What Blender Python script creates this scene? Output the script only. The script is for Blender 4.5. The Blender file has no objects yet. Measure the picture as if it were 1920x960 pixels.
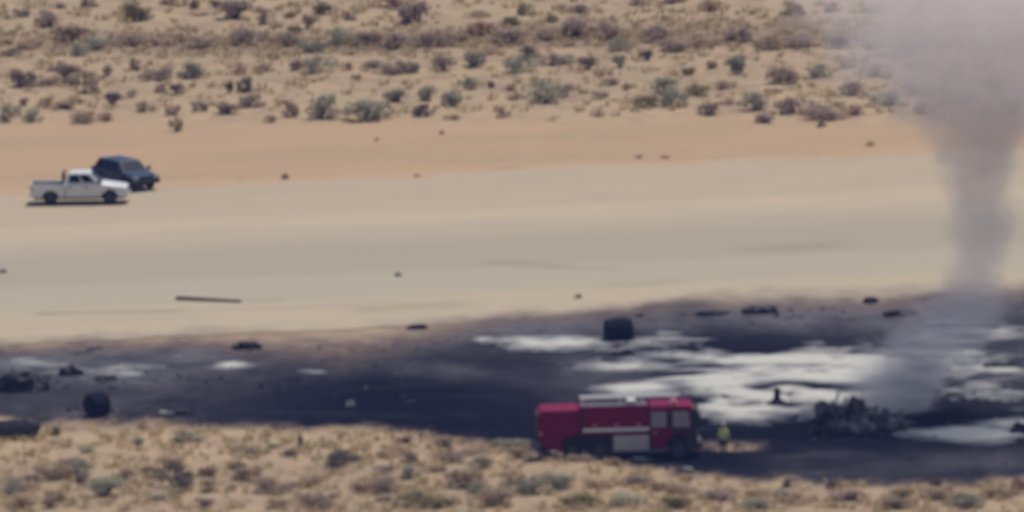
import bpy, bmesh, math, random
import numpy as np
from mathutils import Vector, Matrix, noise as mnoise

R = math.radians
sc = bpy.context.scene
COL = sc.collection

# ---------------------------------------------------------------- camera
DIST, PITCH, ROLL = 900.0, R(8.6), R(1.2)
FPX = 29070.0                                   # focal length in pixels of the 1920 wide photograph
cam_pos = Vector((0, -DIST * math.cos(PITCH), DIST * math.sin(PITCH)))
fwd = (Vector((0, 0, 0)) - cam_pos).normalized()
_rx = Vector((1, 0, 0)); _up = _rx.cross(fwd)
right = (_rx * math.cos(ROLL) - _up * math.sin(ROLL)).normalized()
upv = (_up * math.cos(ROLL) + _rx * math.sin(ROLL)).normalized()
cam_d = bpy.data.cameras.new('camera')
cam = bpy.data.objects.new('camera', cam_d); COL.objects.link(cam)
cam.matrix_world = Matrix(((right.x, upv.x, -fwd.x, cam_pos.x), (right.y, upv.y, -fwd.y, cam_pos.y), (right.z, upv.z, -fwd.z, cam_pos.z), (0, 0, 0, 1)))
cam_d.sensor_width = 36.0
cam_d.lens = 36.0 * FPX / 1920.0
cam_d.clip_start = 5.0
cam_d.clip_end = 30000.0
cam_d.dof.use_dof = True                        # a long lens focused past its subject: everything is a little soft
cam_d.dof.focus_distance = 9000.0
SOFT = 0.34                                     # diameter of the lens opening in metres
cam_d.dof.aperture_fstop = cam_d.lens / 1000.0 / SOFT
sc.camera = cam

# ---------------------------------------------------------------- world and sun
SUN_EL, SUN_AZ = R(66), R(38)                   # azimuth from +Y (away from the camera) towards +X
world = bpy.data.worlds.new('World'); sc.world = world; world.use_nodes = True
wn = world.node_tree.nodes; wl = world.node_tree.links
sky = wn.new('ShaderNodeTexSky'); sky.sky_type = 'NISHITA'; sky.sun_disc = False
sky.sun_elevation = SUN_EL; sky.sun_rotation = SUN_AZ
sky.air_density = 1.0; sky.dust_density = 1.5
wn['Background'].inputs['Strength'].default_value = 0.10
wl.new(sky.outputs[0], wn['Background'].inputs['Color'])
sd = bpy.data.lights.new('sun', 'SUN'); sd.energy = 3.2; sd.angle = R(0.53); sd.color = (1.0, 0.95, 0.87)
sun = bpy.data.objects.new('sun', sd); COL.objects.link(sun)
sdir = Vector((math.sin(SUN_AZ) * math.cos(SUN_EL), math.cos(SUN_AZ) * math.cos(SUN_EL), math.sin(SUN_EL)))
sun.rotation_euler = sdir.to_track_quat('Z', 'Y').to_euler()
sun.location = (0, 0, 60)

vs = sc.view_settings
vs.view_transform = 'Standard'; vs.look = 'None'; vs.exposure = 0.0; vs.gamma = 1.0; vs.use_curve_mapping = False
sc.render.engine = 'CYCLES'
cy = sc.cycles
cy.use_denoising = True
cy.max_bounces = 6; cy.diffuse_bounces = 3; cy.glossy_bounces = 3; cy.transparent_max_bounces = 12
cy.volume_bounces = 2
cy.sample_clamp_indirect = 6.0

# ---------------------------------------------------------------- helpers
def at(px, py, z=0.0):
    """ground point seen at a pixel of the 1920 x 960 photograph"""
    d = fwd + right * ((px - 960.0) / FPX) + upv * ((480.0 - py) / FPX)
    t = (z - cam_pos.z) / d.z
    return cam_pos + d * t

def to_px(x, y, z):
    vx, vy, vz = x - cam_pos.x, y - cam_pos.y, z - cam_pos.z
    w = vx * fwd.x + vy * fwd.y + vz * fwd.z
    w = np.maximum(w, 1.0)
    return 960 + FPX * (vx * right.x + vy * right.y + vz * right.z) / w, 480 - FPX * (vx * upv.x + vy * upv.y + vz * upv.z) / w

def scale_at(p): return FPX / (p - cam_pos).dot(fwd)

_lat = {}
def vnoise(x, y, seed=0):
    if seed not in _lat: _lat[seed] = np.random.RandomState(seed + 11).rand(256, 256)
    L = _lat[seed]
    xi = np.floor(x).astype(int); yi = np.floor(y).astype(int)
    fx = x - xi; fy = y - yi
    fx = fx * fx * (3 - 2 * fx); fy = fy * fy * (3 - 2 * fy)
    a = L[xi & 255, yi & 255]; b = L[(xi + 1) & 255, yi & 255]; c = L[xi & 255, (yi + 1) & 255]; d = L[(xi + 1) & 255, (yi + 1) & 255]
    return (a * (1 - fx) + b * fx) * (1 - fy) + (c * (1 - fx) + d * fx) * fy

def fbm(x, y, seed=0, o=4):
    s = 0; a = 0.5; t = 0
    for k in range(o):
        s = s + a * vnoise(x * 2 ** k + 17.3 * k, y * 2 ** k + 9.1 * k, seed + k); t += a; a *= 0.55
    return s / t

def sstep(a, b, x):
    t = np.clip((x - a) / (b - a), 0, 1); return t * t * (3 - 2 * t)

def tag(o, label=None, cat=None, group=None, kind=None):
    if label: o['label'] = label
    if cat: o['category'] = cat
    if group: o['group'] = group
    if kind: o['kind'] = kind
    return o

def empty(name, loc=(0, 0, 0), rz=0.0):
    o = bpy.data.objects.new(name, None); COL.objects.link(o)
    o.location = loc; o.rotation_euler = (0, 0, rz); o.empty_display_size = 0.3
    return o

def link_mesh(name, me, parent=None, mat=None, smooth=False):
    if mat is not None:
        me.materials.clear(); me.materials.append(mat)
    if smooth:
        for p in me.polygons: p.use_smooth = True
    o = bpy.data.objects.new(name, me); COL.objects.link(o)
    if parent is not None: o.parent = parent
    return o

class MB:
    """collects simple solids into one mesh"""
    def __init__(s): s.v = []; s.f = []
    def add(s, vs_, fs_):
        b = len(s.v); s.v += [tuple(v) for v in vs_]; s.f += [tuple(i + b for i in f) for f in fs_]; return s
    def box(s, x0, x1, y0, y1, z0, z1):
        return s.add([(x0, y0, z0), (x1, y0, z0), (x1, y1, z0), (x0, y1, z0), (x0, y0, z1), (x1, y0, z1), (x1, y1, z1), (x0, y1, z1)],
                     [(3, 2, 1, 0), (4, 5, 6, 7), (0, 1, 5, 4), (1, 2, 6, 5), (2, 3, 7, 6), (3, 0, 4, 7)])
    def hexa(s, bot, top):
        return s.add(list(bot) + list(top), [(3, 2, 1, 0), (4, 5, 6, 7), (0, 1, 5, 4), (1, 2, 6, 5), (2, 3, 7, 6), (3, 0, 4, 7)])
    def prism(s, poly, y0, y1):
        n = len(poly)
        return s.add([(x, y0, z) for x, z in poly] + [(x, y1, z) for x, z in poly],
                     [tuple(range(n)), tuple(reversed(range(n, 2 * n)))] + [(i, i + n, (i + 1) % n + n, (i + 1) % n) for i in range(n)])
    def cyl(s, p0, p1, r0, r1=None, n=12, caps=True):
        r1 = r0 if r1 is None else r1
        p0 = Vector(p0); p1 = Vector(p1); a = (p1 - p0).normalized()
        u = a.orthogonal().normalized(); w = a.cross(u)
        vv = []
        for p, r in ((p0, r0), (p1, r1)):
            for k in range(n):
                t = 2 * math.pi * k / n; vv.append(p + u * (r * math.cos(t)) + w * (r * math.sin(t)))
        ff = [(k, (k + 1) % n, (k + 1) % n + n, k + n) for k in range(n)]
        if caps: ff += [tuple(reversed(range(n))), tuple(range(n, 2 * n))]
        return s.add(vv, ff)
    def tube(s, pts, r, n=8):
        pts = [Vector(p) for p in pts]
        for a, b in zip(pts, pts[1:]): s.cyl(a, b, r, r, n)
        return s
    def lathe(s, prof, n=24, axis='x'):
        """prof: (along, radius) closed or open profile about an axis"""
        vv = []; m = len(prof)
        for a, r in prof:
            for k in range(n):
                t = 2 * math.pi * k / n; c, d = r * math.cos(t), r * math.sin(t)
                vv.append({'x': (a, c, d), 'y': (c, a, d), 'z': (c, d, a)}[axis])
        ff = [(i * n + k, i * n + (k + 1) % n, (i + 1) * n + (k + 1) % n, (i + 1) * n + k) for i in range(m - 1) for k in range(n)]
        return s.add(vv, ff)
    def quadslab(s, a, b, c, d, th):
        a, b, c, d = map(Vector, (a, b, c, d)); nrm = (b - a).cross(d - a).normalized() * th
        return s.hexa([a - nrm * .4, b - nrm * .4, c - nrm * .4, d - nrm * .4], [a + nrm, b + nrm, c + nrm, d + nrm])
    def mesh(s, name):
        me = bpy.data.meshes.new(name); me.from_pydata(s.v, [], s.f); me.update()
        bm = bmesh.new(); bm.from_mesh(me); bmesh.ops.recalc_face_normals(bm, faces=bm.faces); bm.to_mesh(me); bm.free()
        return me
    def build(s, name, mat, parent=None, bevel=0.0, seg=2, smooth=False):
        o = link_mesh(name, s.mesh(name), parent, mat, smooth)
        if bevel:
            m = o.modifiers.new('bevel', 'BEVEL'); m.width = bevel; m.segments = seg; m.limit_method = 'ANGLE'; m.angle_limit = R(35)
        return o

# ---------------------------------------------------------------- materials
def newmat(name):
    m = bpy.data.materials.new(name); m.use_nodes = True
    return m, m.node_tree.nodes, m.node_tree.links, m.node_tree.nodes['Principled BSDF']

def N(nodes, typ, **kw):
    n = nodes.new(typ)
    for k, v in kw.items(): setattr(n, k, v)
    return n

def mixc(nodes, links, fac, a, b, mode='MIX'):
    n = nodes.new('ShaderNodeMix'); n.data_type = 'RGBA'; n.blend_type = mode
    for sock, val in ((n.inputs[0], fac), (n.inputs[6], a), (n.inputs[7], b)):
        if hasattr(val, 'links'): links.new(val, sock)
        elif isinstance(val, (tuple, list)): sock.default_value = (*val[:3], 1)
        else: sock.default_value = val
    return n.outputs[2]

def math_(nodes, links, op, a, b=None, c=None, clamp=False):
    n = nodes.new('ShaderNodeMath'); n.operation = op; n.use_clamp = clamp
    for i, val in enumerate((a, b, c)):
        if val is None: continue
        if hasattr(val, 'links'): links.new(val, n.inputs[i])
        else: n.inputs[i].default_value = val
    return n.outputs[0]

def ramp(nodes, links, fac, stops, interp='LINEAR'):
    n = nodes.new('ShaderNodeValToRGB'); n.color_ramp.interpolation = interp
    e = n.color_ramp.elements
    while len(e) < len(stops): e.new(0.5)
    for el, (p, c) in zip(e, stops):
        el.position = p; el.color = (*c, 1) if len(c) == 3 else c
    links.new(fac, n.inputs[0]); return n.outputs[0]

def noise_tex(nodes, links, vec, scale, detail=4, rough=0.55):
    n = nodes.new('ShaderNodeTexNoise'); n.inputs['Scale'].default_value = scale; n.inputs['Detail'].default_value = detail; n.inputs['Roughness'].default_value = rough
    if vec is not None: links.new(vec, n.inputs['Vector'])
    return n.outputs['Fac']

SAND = (0.455, 0.316, 0.190); SAND2 = (0.39, 0.272, 0.165); SHOULDER = (0.430, 0.283, 0.166)
BRUSH = (0.235, 0.168, 0.114); CHAR = (0.0065, 0.008, 0.0165); ASH = (0.125, 0.118, 0.130); SCORCH = (0.155, 0.112, 0.094)

def soot_layers(nodes, links, base):
    """burnt colour over a base from the vertex masks (r soot, g shoulder, b brush, a ash)"""
    at_ = nodes.new('ShaderNodeAttribute'); at_.attribute_name = 'mask'
    sep = nodes.new('ShaderNodeSeparateColor'); links.new(at_.outputs['Color'], sep.inputs[0])
    return sep.outputs[0], sep.outputs[1], sep.outputs[2], at_.outputs['Alpha']

def mapped(nd, lk, vec, sc_):
    m = nd.new('ShaderNodeMapping'); m.inputs['Scale'].default_value = sc_; lk.new(vec, m.inputs[0]); return m.outputs[0]

def ground_material():
    m, nd, lk, b = newmat('desert_soil')
    tc = nd.new('ShaderNodeTexCoord').outputs['Object']
    n1 = noise_tex(nd, lk, tc, 0.22, 5); n2 = noise_tex(nd, lk, tc, 1.4, 6, 0.65); n3 = noise_tex(nd, lk, tc, 7.0, 4, 0.7)
    soot, shoulder, brush, ash = soot_layers(nd, lk, None)
    n4 = noise_tex(nd, lk, mapped(nd, lk, tc, (0.55, 0.30, 1)), 1.0, 4, 0.6); n5 = noise_tex(nd, lk, mapped(nd, lk, tc, (0.33, 0.2, 1)), 1.0, 3, 0.5)
    c = mixc(nd, lk, ramp(nd, lk, n1, [(0.35, (0, 0, 0)), (0.65, (1, 1, 1))]), SAND, SAND2)
    rough_ = math_(nd, lk, 'MULTIPLY_ADD', shoulder, -0.8, 0.85)
    c = mixc(nd, lk, math_(nd, lk, 'MULTIPLY', sramp(nd, lk, n4, 0.44, 0.60), math_(nd, lk, 'MULTIPLY', rough_, 0.7)), c, (0.250, 0.180, 0.122))
    c = mixc(nd, lk, math_(nd, lk, 'MULTIPLY', sramp(nd, lk, n5, 0.46, 0.62), math_(nd, lk, 'MULTIPLY', rough_, 0.75)), c, (0.41, 0.315, 0.175))
    n6 = noise_tex(nd, lk, mapped(nd, lk, tc, (0.05, 0.16, 1)), 1.0, 5, 0.6)
    sh = mixc(nd, lk, sramp(nd, lk, n6, 0.38, 0.66), SHOULDER, (0.375, 0.262, 0.158))
    sh = mixc(nd, lk, math_(nd, lk, 'MULTIPLY', sramp(nd, lk, n4, 0.5, 0.7), 0.3), sh, (0.43, 0.31, 0.18))
    c = mixc(nd, lk, shoulder, c, sh)
    f2 = ramp(nd, lk, n2, [(0.45, (0, 0, 0)), (0.72, (1, 1, 1))])
    c = mixc(nd, lk, math_(nd, lk, 'MULTIPLY', f2, math_(nd, lk, 'MULTIPLY_ADD', shoulder, -0.35, 0.45)), c, (0.30, 0.22, 0.15))
    c = mixc(nd, lk, math_(nd, lk, 'MULTIPLY', brush, math_(nd, lk, 'MULTIPLY_ADD', n2, 0.9, 0.35), clamp=True), c, BRUSH)
    c = mixc(nd, lk, math_(nd, lk, 'MULTIPLY', ramp(nd, lk, n3, [(0.5, (0, 0, 0)), (0.75, (1, 1, 1))]), 0.25), c, (0.24, 0.17, 0.12))
    burnt = mixc(nd, lk, sramp(nd, lk, soot, 0.30, 1.0), SCORCH, CHAR)
    c = mixc(nd, lk, sramp(nd, lk, soot, 0.0, 0.62), c, burnt)
    lk.new(c, b.inputs['Base Color']); b.inputs['Roughness'].default_value = 0.95; b.inputs['Specular IOR Level'].default_value = 0.15
    bp = nd.new('ShaderNodeBump'); bp.inputs['Strength'].default_value = 0.5; bp.inputs['Distance'].default_value = 0.12
    lk.new(n2, bp.inputs['Height']); lk.new(bp.outputs[0], b.inputs['Normal'])
    return m

def sramp(nd, lk, v, a, b):
    n = nd.new('ShaderNodeMapRange'); n.interpolation_type = 'SMOOTHSTEP'
    n.inputs[1].default_value = a; n.inputs[2].default_value = b; lk.new(v, n.inputs[0]); return n.outputs[0]

def burnt_material():
    m, nd, lk, b = newmat('burnt_soil')
    tc = nd.new('ShaderNodeTexCoord').outputs['Object']
    n1 = noise_tex(nd, lk, tc, 0.3, 5); n2 = noise_tex(nd, lk, tc, 1.6, 6, 0.65); n3 = noise_tex(nd, lk, tc, 6.0, 4, 0.7)
    soot, shoulder, brush, ash = soot_layers(nd, lk, None)
    s2 = math_(nd, lk, 'ADD', soot, math_(nd, lk, 'MULTIPLY', math_(nd, lk, 'SUBTRACT', n2, 0.5), 0.5))
    dark = mixc(nd, lk, sramp(nd, lk, n3, 0.45, 0.8), CHAR, (0.014, 0.014, 0.021))
    ashm = math_(nd, lk, 'MULTIPLY', ash, math_(nd, lk, 'MULTIPLY_ADD', n2, 1.5, 0.1), clamp=True)
    dark = mixc(nd, lk, ashm, dark, ASH)
    burnt = mixc(nd, lk, sramp(nd, lk, s2, 0.30, 1.0), SCORCH, dark)
    c = mixc(nd, lk, sramp(nd, lk, s2, 0.0, 0.62), SAND, burnt)
    lk.new(c, b.inputs['Base Color']); b.inputs['Roughness'].default_value = 1.0; b.inputs['Specular IOR Level'].default_value = 0.0
    bp = nd.new('ShaderNodeBump'); bp.inputs['Strength'].default_value = 0.6; bp.inputs['Distance'].default_value = 0.15
    lk.new(n2, bp.inputs['Height']); lk.new(bp.outputs[0], b.inputs['Normal'])
    return m

def runway_material():
    m, nd, lk, b = newmat('old_pavement')
    uvn = nd.new('ShaderNodeUVMap'); uvn.uv_map = 'UVMap'          # u metres along, v metres across
    uv = uvn.outputs[0]
    sp = nd.new('ShaderNodeSeparateXYZ'); lk.new(uv, sp.inputs[0])
    mp = nd.new('ShaderNodeMapping'); mp.inputs['Scale'].default_value = (0.03, 0.55, 1); lk.new(uv, mp.inputs[0])
    streak = noise_tex(nd, lk, mp.outputs[0], 1.0, 5, 0.6)
    mp2 = nd.new('ShaderNodeMapping'); mp2.inputs['Scale'].default_value = (0.10, 0.25, 1); lk.new(uv, mp2.inputs[0])
    blotch = noise_tex(nd, lk, mp2.outputs[0], 1.0, 4, 0.55)
    fine = noise_tex(nd, lk, uv, 3.0, 5, 0.7)
    v = math_(nd, lk, 'DIVIDE', sp.outputs[1], RUN_W)
    v2 = math_(nd, lk, 'ADD', v, math_(nd, lk, 'MULTIPLY', math_(nd, lk, 'SUBTRACT', streak, 0.5), 0.07))
    lt = (0.43, 0.345, 0.235); md = (0.405, 0.330, 0.235); gy = (0.348, 0.294, 0.211)
    tone = ramp(nd, lk, v2, [(0.0, lt), (0.16, lt), (0.22, (0.385, 0.335, 0.24)), (0.32, (0.375, 0.33, 0.24)), (0.37, gy), (0.50, gy), (0.60, md), (0.69, (0.46, 0.36, 0.245)), (0.77, (0.42, 0.33, 0.225)), (1.0, (0.42, 0.325, 0.22))])
    c = mixc(nd, lk, math_(nd, lk, 'MULTIPLY', sramp(nd, lk, blotch, 0.42, 0.7), 0.28), tone, (0.34, 0.29, 0.225))
    c = mixc(nd, lk, math_(nd, lk, 'MULTIPLY', sramp(nd, lk, streak, 0.52, 0.75), 0.35), c, (0.32, 0.27, 0.21))
    c = mixc(nd, lk, math_(nd, lk, 'MULTIPLY', sramp(nd, lk, fine, 0.5, 0.8), 0.2), c, (0.30, 0.25, 0.19))
    soot, shoulder, brush, ash = soot_layers(nd, lk, None)
    c = mixc(nd, lk, shoulder, c, SHOULDER)                     # drifted sand on the edges
    burnt = mixc(nd, lk, sramp(nd, lk, soot, 0.30, 1.0), SCORCH, CHAR)
    c = mixc(nd, lk, sramp(nd, lk, soot, 0.0, 0.62), c, burnt)
    c = mixc(nd, lk, math_(nd, lk, 'MULTIPLY', brush, 0.75), c, (0.13, 0.11, 0.085))   # cracks and stains
    lk.new(c, b.inputs['Base Color']); b.inputs['Roughness'].default_value = 0.9; b.inputs['Specular IOR Level'].default_value = 0.2
    bp = nd.new('ShaderNodeBump'); bp.inputs['Strength'].default_value = 0.2; bp.inputs['Distance'].default_value = 0.03
    lk.new(fine, bp.inputs['Height']); lk.new(bp.outputs[0], b.inputs['Normal'])
    return m

def foam_material():
    m, nd, lk, b = newmat('fire_foam')
    tc = nd.new('ShaderNodeTexCoord').outputs['Object']
    a = nd.new('ShaderNodeAttribute'); a.attribute_name = 'thick'
    n2 = noise_tex(nd, lk, tc, 2.0, 6, 0.7)
    t = math_(nd, lk, 'ADD', a.outputs['Fac'], math_(nd, lk, 'MULTIPLY', math_(nd, lk, 'SUBTRACT', n2, 0.5), 0.45))
    c = ramp(nd, lk, t, [(0.04, (0.010, 0.011, 0.018)), (0.30, (0.07, 0.069, 0.079)), (0.60, (0.19, 0.184, 0.182)), (1.0, (0.485, 0.468, 0.41))])
    lk.new(c, b.inputs['Base Color']); b.inputs['Roughness'].default_value = 0.85; b.inputs['Specular IOR Level'].default_value = 0.2
    bp = nd.new('ShaderNodeBump'); bp.inputs['Strength'].default_value = 0.5; bp.inputs['Distance'].default_value = 0.1
    lk.new(n2, bp.inputs['Height']); lk.new(bp.outputs[0], b.inputs['Normal'])
    return m

def simple(name, col, rough=0.6, metal=0.0, spec=0.4, var=0.25, scale=4.0, var_col=None, coat=0.0):
    m, nd, lk, b = newmat(name)
    tc = nd.new('ShaderNodeTexCoord').outputs['Object']
    n = noise_tex(nd, lk, tc, scale, 5, 0.65)
    vc = var_col if var_col else tuple(c * 0.55 for c in col)
    c = mixc(nd, lk, math_(nd, lk, 'MULTIPLY', sramp(nd, lk, n, 0.4, 0.75), var * 2), col, vc)
    lk.new(c, b.inputs['Base Color'])
    b.inputs['Roughness'].default_value = rough; b.inputs['Metallic'].default_value = metal; b.inputs['Specular IOR Level'].default_value = spec
    b.inputs['Coat Weight'].default_value = coat; b.inputs['Coat Roughness'].default_value = 0.15
    return m

def foliage(name, c1, c2):
    m, nd, lk, b = newmat(name)
    a = nd.new('ShaderNodeAttribute'); a.attribute_name = 'tint'
    oi = nd.new('ShaderNodeObjectInfo')
    c = mixc(nd, lk, a.outputs['Fac'], c1, c2)
    hs = nd.new('ShaderNodeHueSaturation'); lk.new(c, hs.inputs['Color'])
    lk.new(math_(nd, lk, 'MULTIPLY_ADD', oi.outputs['Random'], 0.4, 0.8), hs.inputs['Value'])
    lk.new(hs.outputs[0], b.inputs['Base Color']); b.inputs['Roughness'].default_value = 0.85; b.inputs['Specular IOR Level'].default_value = 0.15
    tr = nd.new('ShaderNodeBsdfTranslucent'); lk.new(hs.outputs[0], tr.inputs[0])
    mx = nd.new('ShaderNodeMixShader'); mx.inputs[0].default_value = 0.42
    lk.new(b.outputs[0], mx.inputs[1]); lk.new(tr.outputs[0], mx.inputs[2]); lk.new(mx.outputs[0], nd['Material Output'].inputs['Surface'])
    return m

# ---------------------------------------------------------------- ground layout fields
def curve(pts):
    xs = np.array([p[0] for p in pts], float); ys = np.array([p[1] for p in pts], float)
    return lambda x: np.interp(x, xs, ys)

TOP = curve([(-900, 680), (0, 640), (150, 634), (300, 624), (480, 614), (640, 614), (800, 600), (900, 586), (1050, 576), (1200, 566), (1300, 548), (1450, 545), (1600, 542), (1750, 528), (1920, 522), (2800, 505)])
TW = curve([(0, 44), (300, 60), (480, 90), (640, 104), (800, 84), (1000, 58), (1200, 54), (1500, 70), (1920, 74)])
BOT = curve([(-900, 770), (0, 782), (60, 800), (130, 790), (300, 790), (400, 806), (560, 802), (700, 802), (800, 812), (900, 832), (1000, 846), (1150, 866), (1250, 884), (1400, 897), (1600, 907), (1750, 912), (1920, 897), (2800, 880)])

def soot_field(x, y):
    px, py = to_px(x, y, 0.0 * x)
    jag = (fbm(x / 3.0, y / 5.0, 3) - 0.5) * 30 + (fbm(x / 0.9, y / 1.5, 5) - 0.5) * 18 + 10
    s = np.clip((py + jag - TOP(px)) / TW(px), 0, 1)
    bj = (fbm(x / 1.6, y / 2.2, 8) - 0.5) * 30 + (fbm(x / .5, y / .7, 9) - 0.5) * 14
    s = s * (1 - sstep(-14, 14, py + bj - BOT(px)))
    # unburnt strip of sand between the engine and the black ground
    s = s * (1 - 0.72 * np.clip(np.exp(-((px - 1372) / 62) ** 4 - ((py - 839) / 10) ** 4) * (0.25 + 1.5 * fbm(x / 0.8, y / 1.3, 15)), 0, 1))
    # scorched brown ground at the lower left
    s = np.maximum(s, 0.34 * np.exp(-((px - 230) / 190) ** 4 - ((py - 797) / 16) ** 2))
    s = s * (1 - sstep(36, 50, np.abs(x - 2) + (fbm(x / 7, y / 9, 17) - .5) * 22))     # the fire stopped beyond the picture's sides
    return np.clip(s, 0, 1), px, py

def ash_field(x, y, px, py):
    a = 0.75 * np.exp(-((px - 930) / 260) ** 2 - ((py - 612) / 26) ** 2)
    a += 0.85 * np.exp(-((px - 1560) / 300) ** 2 - ((py - 590) / 36) ** 2)
    a += 0.55 * np.exp(-((px - 200) / 240) ** 2 - ((py - 690) / 45) ** 2)
    a += 0.45 * np.exp(-((px - 840) / 90) ** 2 - ((py - 700) / 16) ** 2)
    a += 0.5 * np.exp(-((px - 1130) / 160) ** 2 - ((py - 700) / 50) ** 2)
    a += 0.55 * np.exp(-((px - 1900) / 200) ** 2 - ((py - 690) / 70) ** 2)
    a += 0.25 * np.exp(-((px - 1850) / 200) ** 2 - ((py - 865) / 20) ** 2)
    a += 0.3 * np.exp(-((px - 150) / 150) ** 2 - ((py - 770) / 20) ** 2)
    a += 0.34 * sstep(60, 0, py - TOP(px) - TW(px) * .6) + 0.22 * np.exp(-((px - 200) / 330) ** 4 - ((py - 720) / 80) ** 2) + 0.22 * sstep(1350, 1500, px) * sstep(800, 860, py)
    n = fbm(x / 1.6, y / 3.0, 21); n2 = fbm(x / 3.5, y / 2.0, 25, 5)
    return np.clip(a * (0.25 + 1.4 * n) + 0.9 * np.clip(n2 - 0.52, 0, 1) * (0.4 + a), 0, 1)

FOAM = [(1400, 774, 150, 17, 1.0), (1310, 745, 60, 14, .85), (1380, 698, 280, 40, .62), (1500, 712, 190, 46, .85), (1400, 752, 130, 26, .95), (1240, 655, 220, 16, .5), (1620, 720, 90, 40, .8), (1340, 770, 70, 16, .75), (1820, 640, 200, 40, .5), (1850, 715, 160, 44, .58), (1780, 670, 120, 24, .7), (1020, 648, 150, 11, .95), (905, 641, 40, 7, .8), (1150, 662, 70, 8, .5), (1180, 688, 110, 13, .85), (1300, 668, 100, 12, .8), (1350, 715, 150, 17, 1.0), (1450, 684, 210, 17, 1.05), (1550, 706, 140, 24, 1.1), (1630, 688, 100, 26, 1.05),
        (1385, 745, 80, 20, 1.0), (1530, 745, 95, 17, .95), (1285, 738, 45, 9, .7), (1440, 775, 130, 11, 1.0), (1200, 732, 95, 9, 1.0), (1820, 817, 115, 13, 1.05), (1910, 800, 80, 13, .95), (1860, 698, 110, 11, .75), (1890, 628, 75, 16, .65), (1900, 738, 60, 7, .65), (1660, 772, 70, 10, .6), (1700, 800, 60, 8, .5),
        (25, 688, 120, 14, .62), (135, 692, 120, 13, .58), (240, 698, 80, 11, .70), (430, 689, 48, 7, .85), (340, 674, 30, 5, .7), (150, 660, 50, 6, .5), (590, 700, 35, 5, .45), (1250, 625, 36, 6, .6), (1260, 640, 120, 5, .5), (1160, 648, 60, 9, .5), (2050, 700, 130, 14, .7), (2080, 815, 110, 12, .9), (-120, 692, 80, 12, .7), (1620, 640, 60, 5, .45), (1500, 660, 120, 8, .6)]
HOLES = [(1430, 655, 60, 9, .9), (1300, 752, 34, 8, .9), (1210, 706, 80, 5, .6), (1480, 722, 60, 5, .7), (1570, 727, 60, 6, .7), (1350, 690, 70, 4, .5), (1500, 690, 60, 3, .4), (1420, 730, 30, 5, .6), (1300, 703, 50, 4, .4)]
def foam_field(x, y, px, py):
    f = 0 * px
    for (cx, cy_, rx, ry, w) in FOAM:
        if cx < -500: continue
        f = np.maximum(f, w * np.exp(-(np.abs((px - cx) / (rx * 1.1))) ** 2 - (np.abs((py - cy_) / (ry * 1.45))) ** 2))
    for (cx, cy_, rx, ry, w) in HOLES:
        f = f - w * np.exp(-((px - cx) / rx) ** 2 - ((py - cy_) / ry) ** 2)
    n = fbm(x / 2.4, y / 2.6, 31, 5); n2 = fbm(x / 1.5, y / 1.3, 35, 5)
    f = np.clip(f, -0.5, 1.05)
    st = fbm(x / 2.6, y / 2.4, 37, 5)
    f = np.clip(f, 0, 1.05)
    return 1.12 * f * sstep(0.14, 0.74, st * 0.72 + 0.38 * f + (n - .5) * .7) + (n2 - 0.5) * 0.95 * sstep(0.0, 0.5, f)

def relief(x, y, px, py):
    """low swells and hummocks off the pavement and the burnt ground"""
    far = sstep(20, -60, py - (250 - 0.03 * px)); near = sstep(-6, 60, py - BOT(px))
    h = (fbm(x / 9.0, y / 12.0, 41) - 0.45) * 0.5 * (far + near) + (fbm(x / 1.8, y / 2.2, 43) - 0.4) * 0.22 * (far + near)
    h = h + 0.38 * np.exp(-((px - 1080) / 95) ** 2 - ((py - 884) / 17) ** 2)       # mound of sand in front of the engine
    return h

def relief_at(x, y):
    a = np.array([x]); b = np.array([y]); p, q = to_px(a, b, 0 * a)
    return float(relief(a, b, p, q)[0])

# runway frame
P1 = at(0, 356); P2 = at(1700, 284); Q1 = at(100, 641)
RDIR = (P2 - P1).normalized(); RNRM = Vector((-RDIR.y, RDIR.x, 0))
RUN_W = abs((P1 - Q1).dot(RNRM)); RORG = Q1 - RDIR * (Q1.dot(RDIR))
print('runway width', RUN_W, 'yaw', math.degrees(math.atan2(RDIR.y, RDIR.x)))

def grid_mesh(name, X, Y, Z, keep=None, attrs=None, mat=None, uv=None):
    ny, nx = X.shape
    idx = np.arange(nx * ny).reshape(ny, nx)
    q = np.stack([idx[:-1, :-1], idx[:-1, 1:], idx[1:, 1:], idx[1:, :-1]], -1).reshape(-1, 4)
    if keep is not None:
        kq = keep[:-1, :-1] | keep[:-1, 1:] | keep[1:, 1:] | keep[1:, :-1]
        q = q[kq.reshape(-1)]
    co = np.stack([X, Y, Z], -1).reshape(-1, 3)
    used = np.unique(q); remap = -np.ones(nx * ny, int); remap[used] = np.arange(len(used))
    q = remap[q]; co = co[used]
    me = bpy.data.meshes.new(name)
    me.vertices.add(len(co)); me.vertices.foreach_set('co', co.astype(np.float32).ravel())
    me.loops.add(q.size); me.loops.foreach_set('vertex_index', q.astype(np.int32).ravel())
    me.polygons.add(len(q)); me.polygons.foreach_set('loop_start', np.arange(0, q.size, 4, dtype=np.int32))
    me.polygons.foreach_set('use_smooth', np.ones(len(q), bool))
    me.update(calc_edges=True)
    for an, (kind, arr) in (attrs or {}).items():
        if kind == 'COLOR':
            A = me.attributes.new(an, 'FLOAT_COLOR', 'POINT'); A.data.foreach_set('color', arr.reshape(-1, 4)[used].astype(np.float32).ravel())
        else:
            A = me.attributes.new(an, 'FLOAT', 'POINT'); A.data.foreach_set('value', arr.reshape(-1)[used].astype(np.float32).ravel())
    if uv is not None:
        u = me.uv_layers.new(name='UVMap'); u.data.foreach_set('uv', uv.reshape(-1, 2)[used][q.ravel()].astype(np.float32).ravel())
    return link_mesh(name, me, None, mat)

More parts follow.
